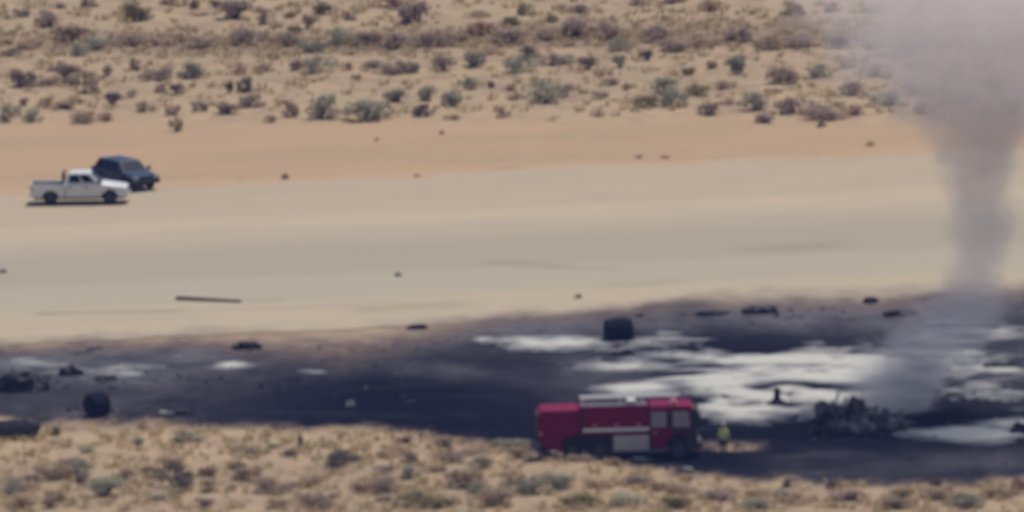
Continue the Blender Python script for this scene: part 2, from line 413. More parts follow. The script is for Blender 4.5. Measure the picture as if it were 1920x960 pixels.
def axis(a, b, step, far, grow=1.35):
    c = list(np.arange(a, b + step * .5, step)); s = step
    lo, hi = [c[0]], [c[-1]]
    while hi[-1] < far: s *= grow; hi.append(hi[-1] + s); lo.append(lo[-1] - s)
    return np.array(list(reversed(lo[1:])) + c + hi[1:])

GX = axis(-40, 40, 0.22, 4000); GY = axis(-112, 165, 0.6, 4000)
X, Y = np.meshgrid(GX, GY)
S, PX, PY = soot_field(X, Y)
inview = (np.abs(X) < 60) & (np.abs(Y) < 210)
S = np.where(inview, S, 0)
shoulder = sstep(205, 250, PY + (fbm(X / 4, Y / 9, 51) - .5) * 40) * sstep(420, 380, PY)
brush = np.exp(-((PY - (72 + 12 * np.sin(PX / 310.0))) / 27) ** 2) * (0.75 + 0.6 * fbm(X / 5, Y / 8, 53)) * sstep(60, 300, PX + 120)
brush = np.maximum(brush, (0.10 + 0.45 * fbm(X / 2.5, Y / 5, 57)) * sstep(830, 890, PY)); brush = np.maximum(brush, (0.0 + 0.45 * fbm(X / 3, Y / 6, 58)) * sstep(215, 170, PY))
brush = np.where(inview, np.clip(brush, 0, 1), 0.15)
Z = np.where(inview, relief(X, Y, PX, PY), 0) - 0.0
Z = np.where((np.abs(X) > 200) | (np.abs(Y) > 320), -0.05, Z)
mask = np.stack([S, np.where(inview, shoulder, 0), brush, 0 * S], -1)
MAT_GROUND = ground_material()
g = grid_mesh('desert_ground', X, Y, Z, None, {'mask': ('COLOR', mask)}, MAT_GROUND); tag(g, kind='structure')

# runway: fine strip in view, coarse beyond
U = axis(-42, 42, 0.25, 900, 1.5); V = np.linspace(-0.3, RUN_W + 0.3, 190)
UU, VV = np.meshgrid(U, V)
edge = (fbm(UU / 3.0, VV * 0 + 3, 61) - .5) * 1.6
VE = np.where(VV <= V[0] + 1e-6, VV + edge, np.where(VV >= V[-1] - 1e-6, VV - edge, VV))
XX = RORG.x + RDIR.x * UU + RNRM.x * VE; YY = RORG.y + RDIR.y * UU + RNRM.y * VE
S2, PX2, PY2 = soot_field(XX, YY)
near_ = np.abs(UU) < 80
S2 = np.where(near_, S2, 0)
dr = (fbm(UU / 4, VV / 3, 63) - .5) * 5
drift = np.maximum(sstep(RUN_W - 3.0, RUN_W + .3, VV + dr), 0)
crk = 0 * UU
def streak(px0, py0, px1, py1, w, amp):
    global crk
    a = at(px0, py0); b = at(px1, py1)
    dx, dy = b.x - a.x, b.y - a.y; L2 = dx * dx + dy * dy
    t = np.clip(((XX - a.x) * dx + (YY - a.y) * dy) / L2, 0, 1)
    d = np.hypot(XX - a.x - t * dx, YY - a.y - t * dy)
    crk = np.maximum(crk, amp * np.exp(-(d / w) ** 2) * (0.5 + fbm(XX / 1.2, YY / 1.2, 66)))
streak(80, 589, 330, 584, 0.55, 0.5); streak(330, 584, 760, 572, 0.5, 0.22); streak(940, 494, 1040, 500, 1.0, 0.35); streak(1040, 503, 1145, 505, 0.7, 0.25)
streak(450, 566, 520, 564, 0.5, 0.25); streak(700, 580, 850, 572, 1.6, 0.3); streak(1440, 470, 1540, 462, 1.8, 0.25); streak(1170, 535, 1260, 530, 1.2, 0.18)
mask2 = np.stack([S2, drift, np.clip(crk, 0, 1), 0 * S2], -1)
rw = grid_mesh('runway', XX, YY, 0 * XX + 0.035, None, {'mask': ('COLOR', mask2)}, runway_material(), uv=np.stack([UU, VV], -1)); tag(rw, kind='structure')

# burnt ground: sheet with a ragged outline
BX = np.arange(-52, 52, 0.2); BY = np.arange(-112, 14, 0.45)
XB, YB = np.meshgrid(BX, BY)
S3, PX3, PY3 = soot_field(XB, YB)
A3 = ash_field(XB, YB, PX3, PY3)
ZB = 0.055 + 0.09 * fbm(XB / 1.1, YB / 1.3, 71) * sstep(0.5, .9, S3) - 0.03 * sstep(.7, .5, S3)
fade = sstep(52, 40, np.abs(XB))
bg = grid_mesh('burnt_ground', XB, YB, ZB, (S3 * fade) > 0.5, {'mask': ('COLOR', np.stack([S3, 0 * S3, 0 * S3, A3], -1))}, burnt_material()); tag(bg, kind='structure')

FX = np.arange(-45, 45, 0.13); FY = np.arange(-92, 3, 0.30)
XF, YF = np.meshgrid(FX, FY)
PXF, PYF = to_px(XF, YF, 0 * XF)
F = foam_field(XF, YF, PXF, PYF) * sstep(0.55, 0.9, soot_field(XF, YF)[0])
ZF = 0.08 + 0.12 * np.clip(F - 0.12, -0.2, 1.0) * (0.7 + 0.6 * fbm(XF / .5, YF / .5, 77))
fo = grid_mesh('fire_foam', XF, YF, ZF, F > 0.04, {'thick': ('FLOAT', np.clip(F, 0, 1))}, foam_material())
tag(fo, 'white extinguishing foam lying in streaks over the burnt ground', 'foam', kind='stuff')

# ---------------------------------------------------------------- vegetation
FOL = {
    'grey green': foliage('grey_green_leaf', (0.34, 0.318, 0.225), (0.44, 0.405, 0.295)),
    'olive': foliage('olive_leaf', (0.225, 0.185, 0.085), (0.32, 0.265, 0.13)),
    'brown': foliage('brown_twig', (0.41, 0.295, 0.20), (0.51, 0.38, 0.265)),
    'mauve brown': foliage('mauve_twig', (0.36, 0.268, 0.212), (0.46, 0.35, 0.28)),
    'dark': foliage('dark_twig', (0.15, 0.115, 0.097), (0.25, 0.195, 0.16)),
    'rust': foliage('rust_twig', (0.30, 0.17, 0.115), (0.40, 0.25, 0.175)),
    'straw': foliage('straw_twig', (0.56, 0.40, 0.26), (0.66, 0.48, 0.31)),
}
STEM = simple('woody_stem', (0.10, 0.075, 0.055), 0.9)
DRY = foliage('dry_grass_blade', (0.42, 0.31, 0.18), (0.60, 0.47, 0.27))

def leaf_cloud(rng, blobs, n, size):
    """leaf-sized quads spread through blobs (x, y, z, r); returns verts, faces, tint per face"""
    v, f, t = [], [], []
    for (bx, by, bz, br, bt) in blobs:
        for k in range(n):
            d = Vector((rng.gauss(0, 1), rng.gauss(0, 1), rng.gauss(0, 1))).normalized() * (br * (0.35 + 0.75 * rng.random() ** .6))
            c = Vector((bx, by, abs(bz + d.z * .8) + .01)) + Vector((d.x, d.y, 0))
            nrm = (d.normalized() + Vector((rng.uniform(-1, 1), rng.uniform(-1, 1), rng.uniform(-.4, 1)))).normalized()
            a = nrm.orthogonal().normalized(); a.rotate(Matrix.Rotation(rng.uniform(0, 6.28), 3, nrm)); b = nrm.cross(a)
            s = size * rng.uniform(.6, 1.35); w = s * rng.uniform(.35, .7)
            i = len(v)
            v += [c - a * s, c + b * w * .9 - a * s * .1, c + a * s, c - b * w - a * s * .1]
            f.append((i, i + 1, i + 2, i + 3)); t.append(min(1, max(0, bt + rng.uniform(-.3, .3))))
    return v, f, t

def tinted_mesh(name, v, f, t):
    me = bpy.data.meshes.new(name); me.from_pydata([tuple(p) for p in v], [], f); me.update()
    A = me.attributes.new('tint', 'FLOAT', 'FACE'); A.data.foreach_set('value', np.array(t, np.float32))
    return me

def bush_meshes(seed):
    rng = random.Random(seed)
    blobs = []; nb = rng.randint(9, 13)
    for k in range(nb):
        a = rng.uniform(0, 6.28); r = 0.36 * math.sqrt(rng.random())
        z = rng.uniform(0.10, 0.50) * (1 - (r / .42) ** 2 * .55)
        blobs.append((r * math.cos(a), r * math.sin(a), z, rng.uniform(.14, .22), rng.random()))
    v, f, t = leaf_cloud(rng, blobs, 48, 0.05)
    mb = MB()
    for b in blobs:
        mb.cyl((b[0] * .12, b[1] * .12, -0.05), (b[0] * .9, b[1] * .9, b[2]), 0.018, 0.007, 4, False)
    return tinted_mesh('foliage_%d' % seed, v, f, t), mb.mesh('stems_%d' % seed)

BV = [bush_meshes(100 + k) for k in range(10)]
_fm = {}
def bush_parts(k, kind):
    key = (k, kind)
    if key not in _fm:
        a = BV[k][0].copy(); a.materials.append(FOL[kind]); b = BV[k][1].copy(); b.materials.append(STEM); _fm[key] = (a, b)
    return _fm[key]

BUSHES = []
def bush(px, py, w, h, kind, rng):
    """px, py: middle of the foot, w and h: size in pixels of the photograph"""
    p = at(px, py); s = scale_at(p); p.z = relief_at(p.x, p.y)
    BUSHES.append((px, py, p, w / s, max(0.25, h / s), kind, rng.randrange(10), rng.uniform(0, 6.28)))

rng = random.Random(7)
# (x of the middle, y of the foot, width, height, kind)
HAND = [
 # beyond the brush band
 (255, 40, 46, 46, 'olive'), (95, 48, 50, 34, 'mauve brown'), (130, 80, 60, 34, 'brown'), (440, 34, 62, 34, 'mauve brown'), (500, 46, 30, 28, 'brown'), (575, 52, 26, 30, 'brown'), (605, 28, 32, 26, 'olive'),
 (400, 14, 26, 14, 'olive'), (362, 18, 24, 18, 'olive'), (318, 10, 30, 14, 'rust'), (785, 42, 62, 44, 'mauve brown'), (738, 14, 56, 18, 'rust'), (655, 36, 26, 18, 'brown'), (985, 30, 26, 26, 'olive'), (895, 34, 40, 14, 'brown'),
 (1037, 46, 22, 18, 'olive'), (1085, 22, 40, 18, 'mauve brown'), (1260, 8, 50, 14, 'rust'), (1200, 10, 40, 16, 'brown'), (165, 12, 30, 16, 'brown'), (40, 30, 26, 18, 'mauve brown'), (1330, 22, 40, 22, 'brown'), (1490, 28, 40, 22, 'olive'), (1560, 24, 34, 20, 'mauve brown'), (1640, 26, 44, 20, 'brown'), (1730, 30, 36, 24, 'brown'), (1810, 22, 44, 22, 'mauve brown'), (1890, 28, 40, 24, 'brown'),
 # in the brush band
 (240, 88, 60, 30, 'brown'), (310, 84, 70, 26, 'brown'), (375, 92, 50, 26, 'mauve brown'), (465, 84, 70, 30, 'mauve brown'), (535, 86, 60, 28, 'brown'), (585, 98, 44, 30, 'grey green'), (640, 84, 40, 34, 'grey green'), (690, 86, 60, 28, 'brown'), (745, 92, 60, 30, 'mauve brown'), (805, 84, 54, 34, 'brown'), (850, 90, 50, 32, 'brown'), (905, 70, 80, 24, 'rust'), (955, 88, 60, 30, 'mauve brown'), (1020, 80, 50, 30, 'brown'), (1085, 72, 76, 34, 'mauve brown'), (1140, 76, 46, 40, 'mauve brown'), (1165, 96, 40, 28, 'grey green'), (1232, 74, 52, 34, 'mauve brown'), (1262, 92, 44, 30, 'mauve brown'), (1320, 84, 60, 26, 'brown'), (1385, 78, 56, 26, 'mauve brown'), (1440, 92, 52, 30, 'brown'), (1500, 88, 70, 30, 'mauve brown'), (1570, 90, 60, 28, 'brown'), (1640, 88, 60, 30, 'mauve brown'), (1710, 92, 56, 30, 'grey green'), (1780, 86, 60, 28, 'brown'), (1850, 90, 60, 30, 'mauve brown'), (180, 94, 50, 28, 'grey green'), (60, 92, 40, 20, 'brown'), (20, 104, 30, 18, 'mauve brown'), (150, 104, 36, 32, 'grey green'),
 # rows below it
 (45, 163, 50, 40, 'dark'), (122, 148, 50, 36, 'mauve brown'), (155, 158, 62, 26, 'brown'), (100, 160, 36, 20, 'brown'), (204, 140, 20, 24, 'brown'), (252, 132, 22, 24, 'brown'), (295, 152, 54, 26, 'mauve brown'), (360, 146, 50, 36, 'grey green'), (443, 142, 34, 26, 'brown'), (490, 138, 40, 18, 'brown'), (557, 134, 26, 22, 'mauve brown'), (592, 136, 58, 34, 'grey green'), (460, 178, 30, 34, 'dark'), (431, 178, 18, 26, 'olive'),
 (212, 196, 30, 26, 'dark'), (249, 182, 18, 16, 'mauve brown'), (302, 178, 20, 18, 'brown'), (332, 180, 26, 20, 'dark'), (268, 210, 26, 22, 'brown'), (48, 198, 20, 18, 'brown'), (86, 200, 24, 24, 'brown'), (325, 218, 24, 26, 'brown'), (333, 246, 24, 26, 'olive'), (375, 212, 28, 18, 'dark'), (20, 220, 36, 28, 'grey green'), (62, 228, 34, 28, 'grey green'), (120, 204, 40, 14, 'brown'), (152, 230, 44, 26, 'brown'), (198, 226, 32, 22, 'brown'), (425, 214, 48, 24, 'brown'), (466, 204, 50, 28, 'mauve brown'), (548, 220, 32, 32, 'brown'), (600, 224, 58, 54, 'grey green'), (507, 230, 24, 14, 'brown'), (8, 232, 20, 16, 'olive'),
 (693, 224, 92, 46, 'grey green'), (747, 194, 44, 28, 'grey green'), (787, 220, 34, 28, 'dark'), (806, 192, 36, 34, 'grey green'), (857, 198, 50, 32, 'grey green'), (884, 166, 28, 26, 'grey green'), (917, 164, 18, 14, 'olive'), (945, 220, 22, 20, 'brown'), (958, 170, 14, 14, 'olive'), (1018, 192, 62, 48, 'grey green'), (1064, 180, 40, 26, 'mauve brown'),
 (698, 128, 30, 18, 'mauve brown'), (733, 138, 40, 26, 'mauve brown'), (764, 136, 36, 30, 'mauve brown'), (833, 132, 40, 28, 'mauve brown'), (884, 128, 50, 34, 'grey green'), (972, 134, 60, 32, 'grey green'), (992, 116, 36, 28, 'dark'), (1033, 124, 34, 24, 'mauve brown'), (1062, 120, 34, 22, 'grey green'), (1102, 128, 36, 26, 'mauve brown'), (1163, 124, 28, 26, 'grey green'), (1215, 110, 24, 22, 'dark'), (1147, 154, 36, 16, 'mauve brown'), (1125, 182, 26, 16, 'brown'), (1176, 166, 18, 14, 'brown'), (1246, 172, 46, 32, 'grey green'), (1262, 198, 60, 42, 'grey green'), (1214, 200, 44, 22, 'olive'), (1120, 218, 24, 12, 'brown'), (848, 224, 30, 12, 'brown'), (655, 134, 18, 16, 'brown'), (668, 150, 16, 12, 'brown'),
 (1322, 214, 52, 26, 'mauve brown'), (1312, 178, 46, 24, 'olive'), (1352, 168, 26, 16, 'brown'), (1416, 206, 56, 44, 'grey green'), (1440, 228, 44, 20, 'mauve brown'), (1372, 132, 30, 26, 'grey green'), (1330, 128, 26, 18, 'brown'), (1392, 140, 36, 40, 'grey green'), (1290, 140, 24, 18, 'olive'),
 (1470, 160, 56, 34, 'mauve brown'), (1492, 212, 60, 34, 'mauve brown'), (1545, 222, 70, 30, 'mauve brown'), (1540, 238, 16, 12, 'dark'), (1535, 150, 44, 30, 'grey green'), (1590, 178, 50, 32, 'mauve brown'), (1600, 214, 44, 24, 'brown'), (1650, 146, 46, 30, 'mauve brown'), (1662, 196, 56, 32, 'grey green'), (1720, 176, 46, 28, 'mauve brown'), (1730, 212, 40, 22, 'brown'), (1790, 146, 46, 30, 'grey green'), (1810, 190, 50, 30, 'mauve brown'), (1870, 168, 46, 30, 'mauve brown'), (1900, 212, 46, 26, 'grey green'), (1590, 130, 36, 22, 'brown'), (1720, 132, 36, 24, 'brown'), (1850, 128, 40, 24, 'brown'),
 # alone on the bare sand
 (533, 336, 18, 16, 'olive'), (706, 264, 12, 9, 'straw'), (829, 251, 14, 9, 'straw'), (782, 332, 18, 8, 'straw'), (1197, 296, 16, 9, 'straw'), (1250, 296, 20, 9, 'straw'), (1632, 272, 22, 12, 'straw'),
 # foreground
 (107, 816, 18, 26, 'olive'), (268, 806, 16, 14, 'rust'), (565, 836, 14, 30, 'dark'), (545, 857, 26, 16, 'dark'), (790, 824, 12, 20, 'brown'), (832, 836, 46, 22, 'mauve brown'), (740, 850, 44, 16, 'brown'), (965, 842, 60, 22, 'grey green'), (636, 876, 50, 38, 'dark'), (100, 900, 50, 38, 'brown'), (150, 892, 44, 34, 'grey green'), (162, 906, 30, 18, 'dark'), (195, 930, 64, 38, 'grey green'), (338, 916, 56, 40, 'dark'), (310, 880, 56, 26, 'brown'), (232, 902, 36, 26, 'brown'), (388, 896, 30, 20, 'rust'), (388, 914, 26, 14, 'brown'), (455, 902, 32, 26, 'brown'), (478, 892, 20, 22, 'brown'), (515, 926, 56, 30, 'mauve brown'), (15, 924, 44, 30, 'grey green'), (55, 918, 40, 18, 'brown'), (40, 954, 50, 30, 'brown'), (95, 956, 30, 16, 'rust'), (460, 848, 60, 18, 'brown'), (770, 900, 30, 26, 'grey green'), (725, 924, 40, 38, 'mauve brown'), (680, 926, 32, 22, 'rust'), (585, 912, 34, 28, 'brown'), (590, 950, 60, 30, 'mauve brown'), (770, 870, 30, 28, 'mauve brown'), (720, 860, 36, 14, 'brown'), (818, 888, 26, 16, 'brown'), (855, 870, 44, 26, 'mauve brown'), (905, 880, 40, 28, 'grey green'), (872, 916, 56, 34, 'brown'), (960, 915, 36, 30, 'brown'), (1000, 930, 56, 40, 'grey green'), (1040, 916, 50, 34, 'grey green'), (925, 950, 60, 30, 'brown'), (800, 950, 80, 26, 'olive'), (1085, 950, 60, 28, 'olive'), (1025, 862, 26, 18, 'brown'), (1150, 882, 26, 16, 'brown'), (1195, 905, 50, 20, 'mauve brown'), (1235, 918, 30, 22, 'brown'), (1120, 915, 40, 20, 'brown'), (1170, 946, 60, 28, 'grey green'),
 (1285, 922, 50, 22, 'brown'), (1345, 936, 56, 24, 'mauve brown'), (1420, 930, 44, 20, 'brown'), (1482, 914, 20, 22, 'dark'), (1564, 918, 20, 24, 'dark'), (1500, 944, 60, 26, 'brown'), (1600, 940, 56, 22, 'mauve brown'), (1680, 950, 60, 24, 'brown'), (1750, 936, 50, 20, 'brown'), (1820, 950, 60, 26, 'grey green'), (1880, 932, 56, 22, 'brown'), (1755, 912, 22, 18, 'dark'), (1912, 920, 26, 26, 'rust'), (1260, 954, 60, 24, 'olive'), (1420, 956, 60, 22, 'grey green'),
]
for (px, py, w, h, k) in HAND: bush(px, py, w * (1.3 if py > 840 else 1.1 if py < 249 else 1.0), h * (1.2 if py > 840 else 1.22 if py < 249 else 1.0), k, rng)
def scatter(n, x0, x1, y0, y1, wmin, wmax, kinds):
    done = 0; tries = 0
    while done < n and tries < 4000:
        tries += 1
        px, py, w = rng.uniform(x0, x1), rng.uniform(y0, y1), rng.uniform(wmin, wmax)
        if py > 700 and py < BOT(px) + 12: continue
        if any(abs(px - b[0]) < (w + b[3] * 32) * .42 and abs(py - b[1]) < 10 for b in BUSHES): continue
        bush(px, py, w, w * rng.uniform(.34, .5), rng.choice(kinds), rng); done += 1
scatter(34, 10, 1910, 12, 205, 24, 44, ['brown', 'brown', 'mauve brown', 'olive'])
scatter(32, 10, 1910, 830, 955, 28, 60, ['brown', 'mauve brown', 'olive', 'grey green'])

SIZES = lambda w: 'small' if w < 0.85 else 'low' if w < 1.4 else 'broad' if w < 2.1 else 'wide'
ORD = ['first', 'second', 'third', 'fourth', 'fifth', 'sixth', 'seventh', 'eighth', 'ninth', 'tenth', 'eleventh', 'twelfth', 'thirteenth', 'fourteenth', 'fifteenth', 'sixteenth', 'seventeenth', 'eighteenth', 'nineteenth', 'twentieth'] + ['%d%s' % (k, {1: 'st', 2: 'nd', 3: 'rd'}.get(k % 10, 'th')) for k in range(21, 60)]
ROWS = [(-99, 52, 'beyond the dark brush band', 'far desert bushes'), (52, 110, 'inside the dark brush band', 'bushes of the brush band'), (110, 165, 'just below the dark brush band', 'desert bushes above the sand shoulder'), (165, 201, 'one row above bare sand', 'desert bushes above the sand shoulder'), (201, 249, 'along the edge of bare sand', 'desert bushes above the sand shoulder'), (249, 400, 'alone on the bare sand', 'bushes on the bare sand'),
        (400, 866, 'along the lower burnt edge', 'foreground desert bushes'), (866, 912, 'in the upper foreground scrub', 'foreground desert bushes'), (912, 938, 'in the middle foreground scrub', 'foreground desert bushes'), (938, 1200, 'at the bottom edge', 'foreground desert bushes')]
count = {}
for (px, py, p, w, h, kind, var, rot) in sorted(BUSHES, key=lambda b: b[0]):
    row = next(r for r in ROWS if r[0] <= py < r[1])
    key = (row[2], kind); count[key] = count.get(key, 0) + 1
    fm, stm = bush_parts(var, kind)
    root = empty('desert_bush', p, rot)
    root.scale = (w / 0.80, w / 0.80, h / 0.70)
    f_ = bpy.data.objects.new('foliage', fm); COL.objects.link(f_); f_.parent = root
    s_ = bpy.data.objects.new('stems', stm); COL.objects.link(s_); s_.parent = root
    tag(root, '%s %s bush, %s of its colour from left %s' % (SIZES(w), kind.replace('dark', 'dark brown'), ORD[count[key] - 1], row[2]), 'bush', row[3])

# low dry growth that nobody could count, and the scrub that goes on outside the picture
def tuft_field(name, n, region, label, cat, mat, hmin, hmax, seed, dens=None, leaves=9, zscale=1.0):
    rg = random.Random(seed); v, f, t = [], [], []; spots = []; own = []
    for k in range(n):
        for _ in range(30):
            px = rg.uniform(region[0], region[1]); py = rg.uniform(region[2], region[3])
            if dens is None or rg.random() < dens(px, py): break
        else: continue
        p = at(px, py); spots.append((p.x, p.y)); tt = rg.random(); hh = rg.uniform(hmin, hmax); z = 0.0; own.append(len(v))
        for q in range(leaves):
            a = rg.uniform(0, 6.28); r = rg.uniform(0.0, hh * .8)
            b = Vector((p.x + r * math.cos(a), p.y + r * math.sin(a), z)); l = hh * rg.uniform(.5, 1.0)
            tip = b + Vector((math.cos(a) * l * .5, math.sin(a) * l * .5, l * .75)); side = Vector((-math.sin(a), math.cos(a), 0)) * (hh * .16)
            i = len(v); v += [b - side, b + side, tip + side * .6, tip - side * .5]; f.append((i, i + 1, i + 2, i + 3)); t.append(min(1, max(0, tt + rg.uniform(-.3, .3))))
    sx, sy = np.array(spots).T; pq = to_px(sx, sy, 0 * sx); zz = relief(sx, sy, *pq)
    va = np.array([tuple(p) for p in v]); va[:, 2] += np.repeat(zz, leaves * 4)
    o = link_mesh(name, tinted_mesh(name, va.tolist(), f, t), None, mat); tag(o, label, cat, kind='stuff'); return o

def nz(x, y): return 0.5 + 0.45 * mnoise.noise(Vector((x, y, 3.3))) + 0.2 * mnoise.noise(Vector((x * 2.3, y * 2.3, 8.1)))
def d_top(px, py):
    band = math.exp(-((py - 72 - 12 * math.sin(px / 310.0)) / 26) ** 2)
    n = nz(px / 60.0, py / 14.0)
    return (0.25 + 0.75 * band) * (0.15 + 1.4 * max(0, n - .35)) * (1.0 if py < 215 else 0.1)
tuft_field('dry_grass', 3400, (-700, 2620, -60, 245), 'short dry grass between the bushes above the runway', 'grass', DRY, .22, .6, 5, d_top)
def d_bot(px, py):
    b = float(BOT(px)); n = nz(px / 60.0 + 40, py / 14.0)
    return 0 if py < b + 4 else 0.2 + 1.2 * max(0, n - .35)
tuft_field('dry_grass', 2300, (-500, 2420, 795, 1010), 'short dry grass across the foreground desert', 'grass', DRY, .2, .55, 6, d_bot)
tuft_field('brown_brush', 1300, (-700, 2620, 30, 112), 'low matted brown brush in the dark band', 'brush', FOL['brown'], .2, .4, 8, lambda px, py: math.exp(-((py - 74 - 12 * math.sin(px / 310.0)) / 20) ** 2))

CHST = foliage('charred_stubble', (0.010, 0.010, 0.015), (0.060, 0.054, 0.056))
def d_burn(px, py): return 1.0 if TOP(px) + 35 < py < BOT(px) - 2 and nz(px / 50.0 + 9, py / 12.0) > .5 else 0.0
tuft_field('charred_stubble', 2200, (-200, 2120, 560, 905), 'short charred stubble and clods over the burnt ground', 'stubble', CHST, .08, .26, 12, d_burn, 6)

def far_scrub(name, n, seed, test, label):
    rg = random.Random(seed); V_, F_, T_ = [], [], []; tot = 0
    base = []
    for me, _ in BV[:5]:
        vv = np.array([v.co[:] for v in me.vertices]); ff = np.array([p.vertices[:] for p in me.polygons])[::3]
        base.append((vv, ff))
    for k in range(n):
        for _ in range(60):
            x, y = test(rg)
            px, py = to_px(np.array([x]), np.array([y]), np.array([0.0])); px, py = float(px[0]), float(py[0])
            if -20 < px < 1940 and -20 < py < 985: continue
            vq = (Vector((x, y, 0)) - RORG).dot(RNRM)
            if -92 < vq < RUN_W + 15: continue
            break
        else: continue
        vv, ff = base[rg.randrange(5)]; s = rg.uniform(.7, 2.2); a = rg.uniform(0, 6.28); ca, sa = math.cos(a) * s, math.sin(a) * s
        z = relief_at(x, y) if abs(x) < 60 and abs(y) < 210 else 0
        V_.append(np.stack([vv[:, 0] * ca - vv[:, 1] * sa + x, vv[:, 0] * sa + vv[:, 1] * ca + y, vv[:, 2] * s * .9 + z], -1)); F_.append(ff + tot); tot += len(vv); T_ += [rg.random()] * len(ff)
    v = np.concatenate(V_); f = np.concatenate(F_)
    o = link_mesh(name, tinted_mesh(name, v.tolist(), f.tolist(), T_), None, FOL['brown']); tag(o, label, 'scrub', kind='stuff')
far_scrub('desert_scrub', 900, 3, lambda rg: (rg.uniform(-170, 170), rg.choice((rg.uniform(90, 560), rg.uniform(-240, -60)))), 'scattered scrub going on over the desert beyond the picture')

# ---------------------------------------------------------------- vehicles
M_TYRE = simple('tyre_rubber', (0.022, 0.021, 0.022), 0.85, var=.2)
M_RIM = simple('dull_rim', (0.10, 0.10, 0.11), 0.5, 0.4)
M_GLASS = simple('dark_glass', (0.010, 0.013, 0.018), 0.3, 0.0, 0.04, var=.1)
M_BLACK = simple('black_trim', (0.018, 0.018, 0.020), 0.6, var=.2)
M_CHROME = simple('bright_metal', (0.62, 0.62, 0.61), 0.3, 0.85)
M_LAMP = simple('clear_lamp', (0.42, 0.42, 0.41), 0.2, 0.0, 0.6, var=.1)
M_REDLAMP = simple('red_lamp', (0.30, 0.02, 0.02), 0.3)
M_SILVER = simple('dusty_silver_paint', (0.68, 0.66, 0.64), 0.35, 0.05, 0.5, var=.15, var_col=(0.45, 0.40, 0.33), coat=.4)
M_BLUE = simple('dark_blue_paint', (0.008, 0.030, 0.080), 0.5, 0.0, 0.3, var=.15, var_col=(0.025, 0.03, 0.045), coat=.0)
M_RED = simple('crimson_paint', (0.190, 0.002, 0.042), 0.6, 0.0, 0.08, var=.2, var_col=(0.13, 0.006, 0.035), coat=.0)
M_WHITE = simple('white_paint', (0.74, 0.74, 0.70), 0.5, var=.12)
M_DECK = simple('grey_deck', (0.13, 0.12, 0.13), 0.6, 0.2)
M_PLATE = simple('tread_plate', (0.40, 0.39, 0.40), 0.42, 0.45, var=.3, scale=6)
M_UNDER = simple('chassis_black', (0.015, 0.015, 0.017), 0.8)
M_BROWN = simple('brown_rack', (0.07, 0.05, 0.05), 0.7)

def wheel(parent, x, y, r, w, out):
    """a wheel with its axle along y; out = +1 / -1 side of the hub cap"""
    e = empty('wheel', (x, y, r)); e.parent = parent
    h = w / 2
    t = MB().lathe([(-h, r * .6), (-h, r * .92), (-h * .6, r), (h * .6, r), (h, r * .92), (h, r * .6), (-h, r * .6)], 28, 'y'); t.build('tyre', M_TYRE, e, smooth=False)
    rim = MB().lathe([(out * h * .2, 0.001), (out * h * .75, r * .15), (out * h * .55, r * .3), (out * h * .35, r * .45), (out * h * .85, r * .61), (-out * h * .8, r * .61)], 20, 'y')
    for k in range(6):
        a = k * math.pi / 3; rim.cyl((r * .12 * math.cos(a), out * h * .6, r * .12 * math.sin(a)), (r * .56 * math.cos(a), out * h * .72, r * .56 * math.sin(a)), r * .06, r * .08, 6)
    rim.build('rim', M_RIM, e)
    return e

def arch(cx, r, z0, n=9, rev=False):
    """points of a wheel arch going forward over the wheel, cut at z0"""
    a0 = math.asin(min(.95, (z0 - 0.40) / r)); pts = []
    for k in range(n + 1):
        t = a0 + (math.pi - 2 * a0) * k / n; pts.append((cx + r * math.cos(t), 0.40 + r * math.sin(t)))
    return pts                                         # from front (+x) to back

def lerp3(a, b, t): return Vector(a) * (1 - t) + Vector(b) * t
def panel_on(quad, u0, u1, v0, v1, th):
    """slab on a quad (lower rear, lower front, upper front, upper rear) between fractions"""
    A, B, C_, D = quad
    p = lambda u, v: lerp3(lerp3(A, B, u), lerp3(D, C_, u), v)
    return (p(u0, v0), p(u1, v0), p(u1, v1), p(u0, v1))

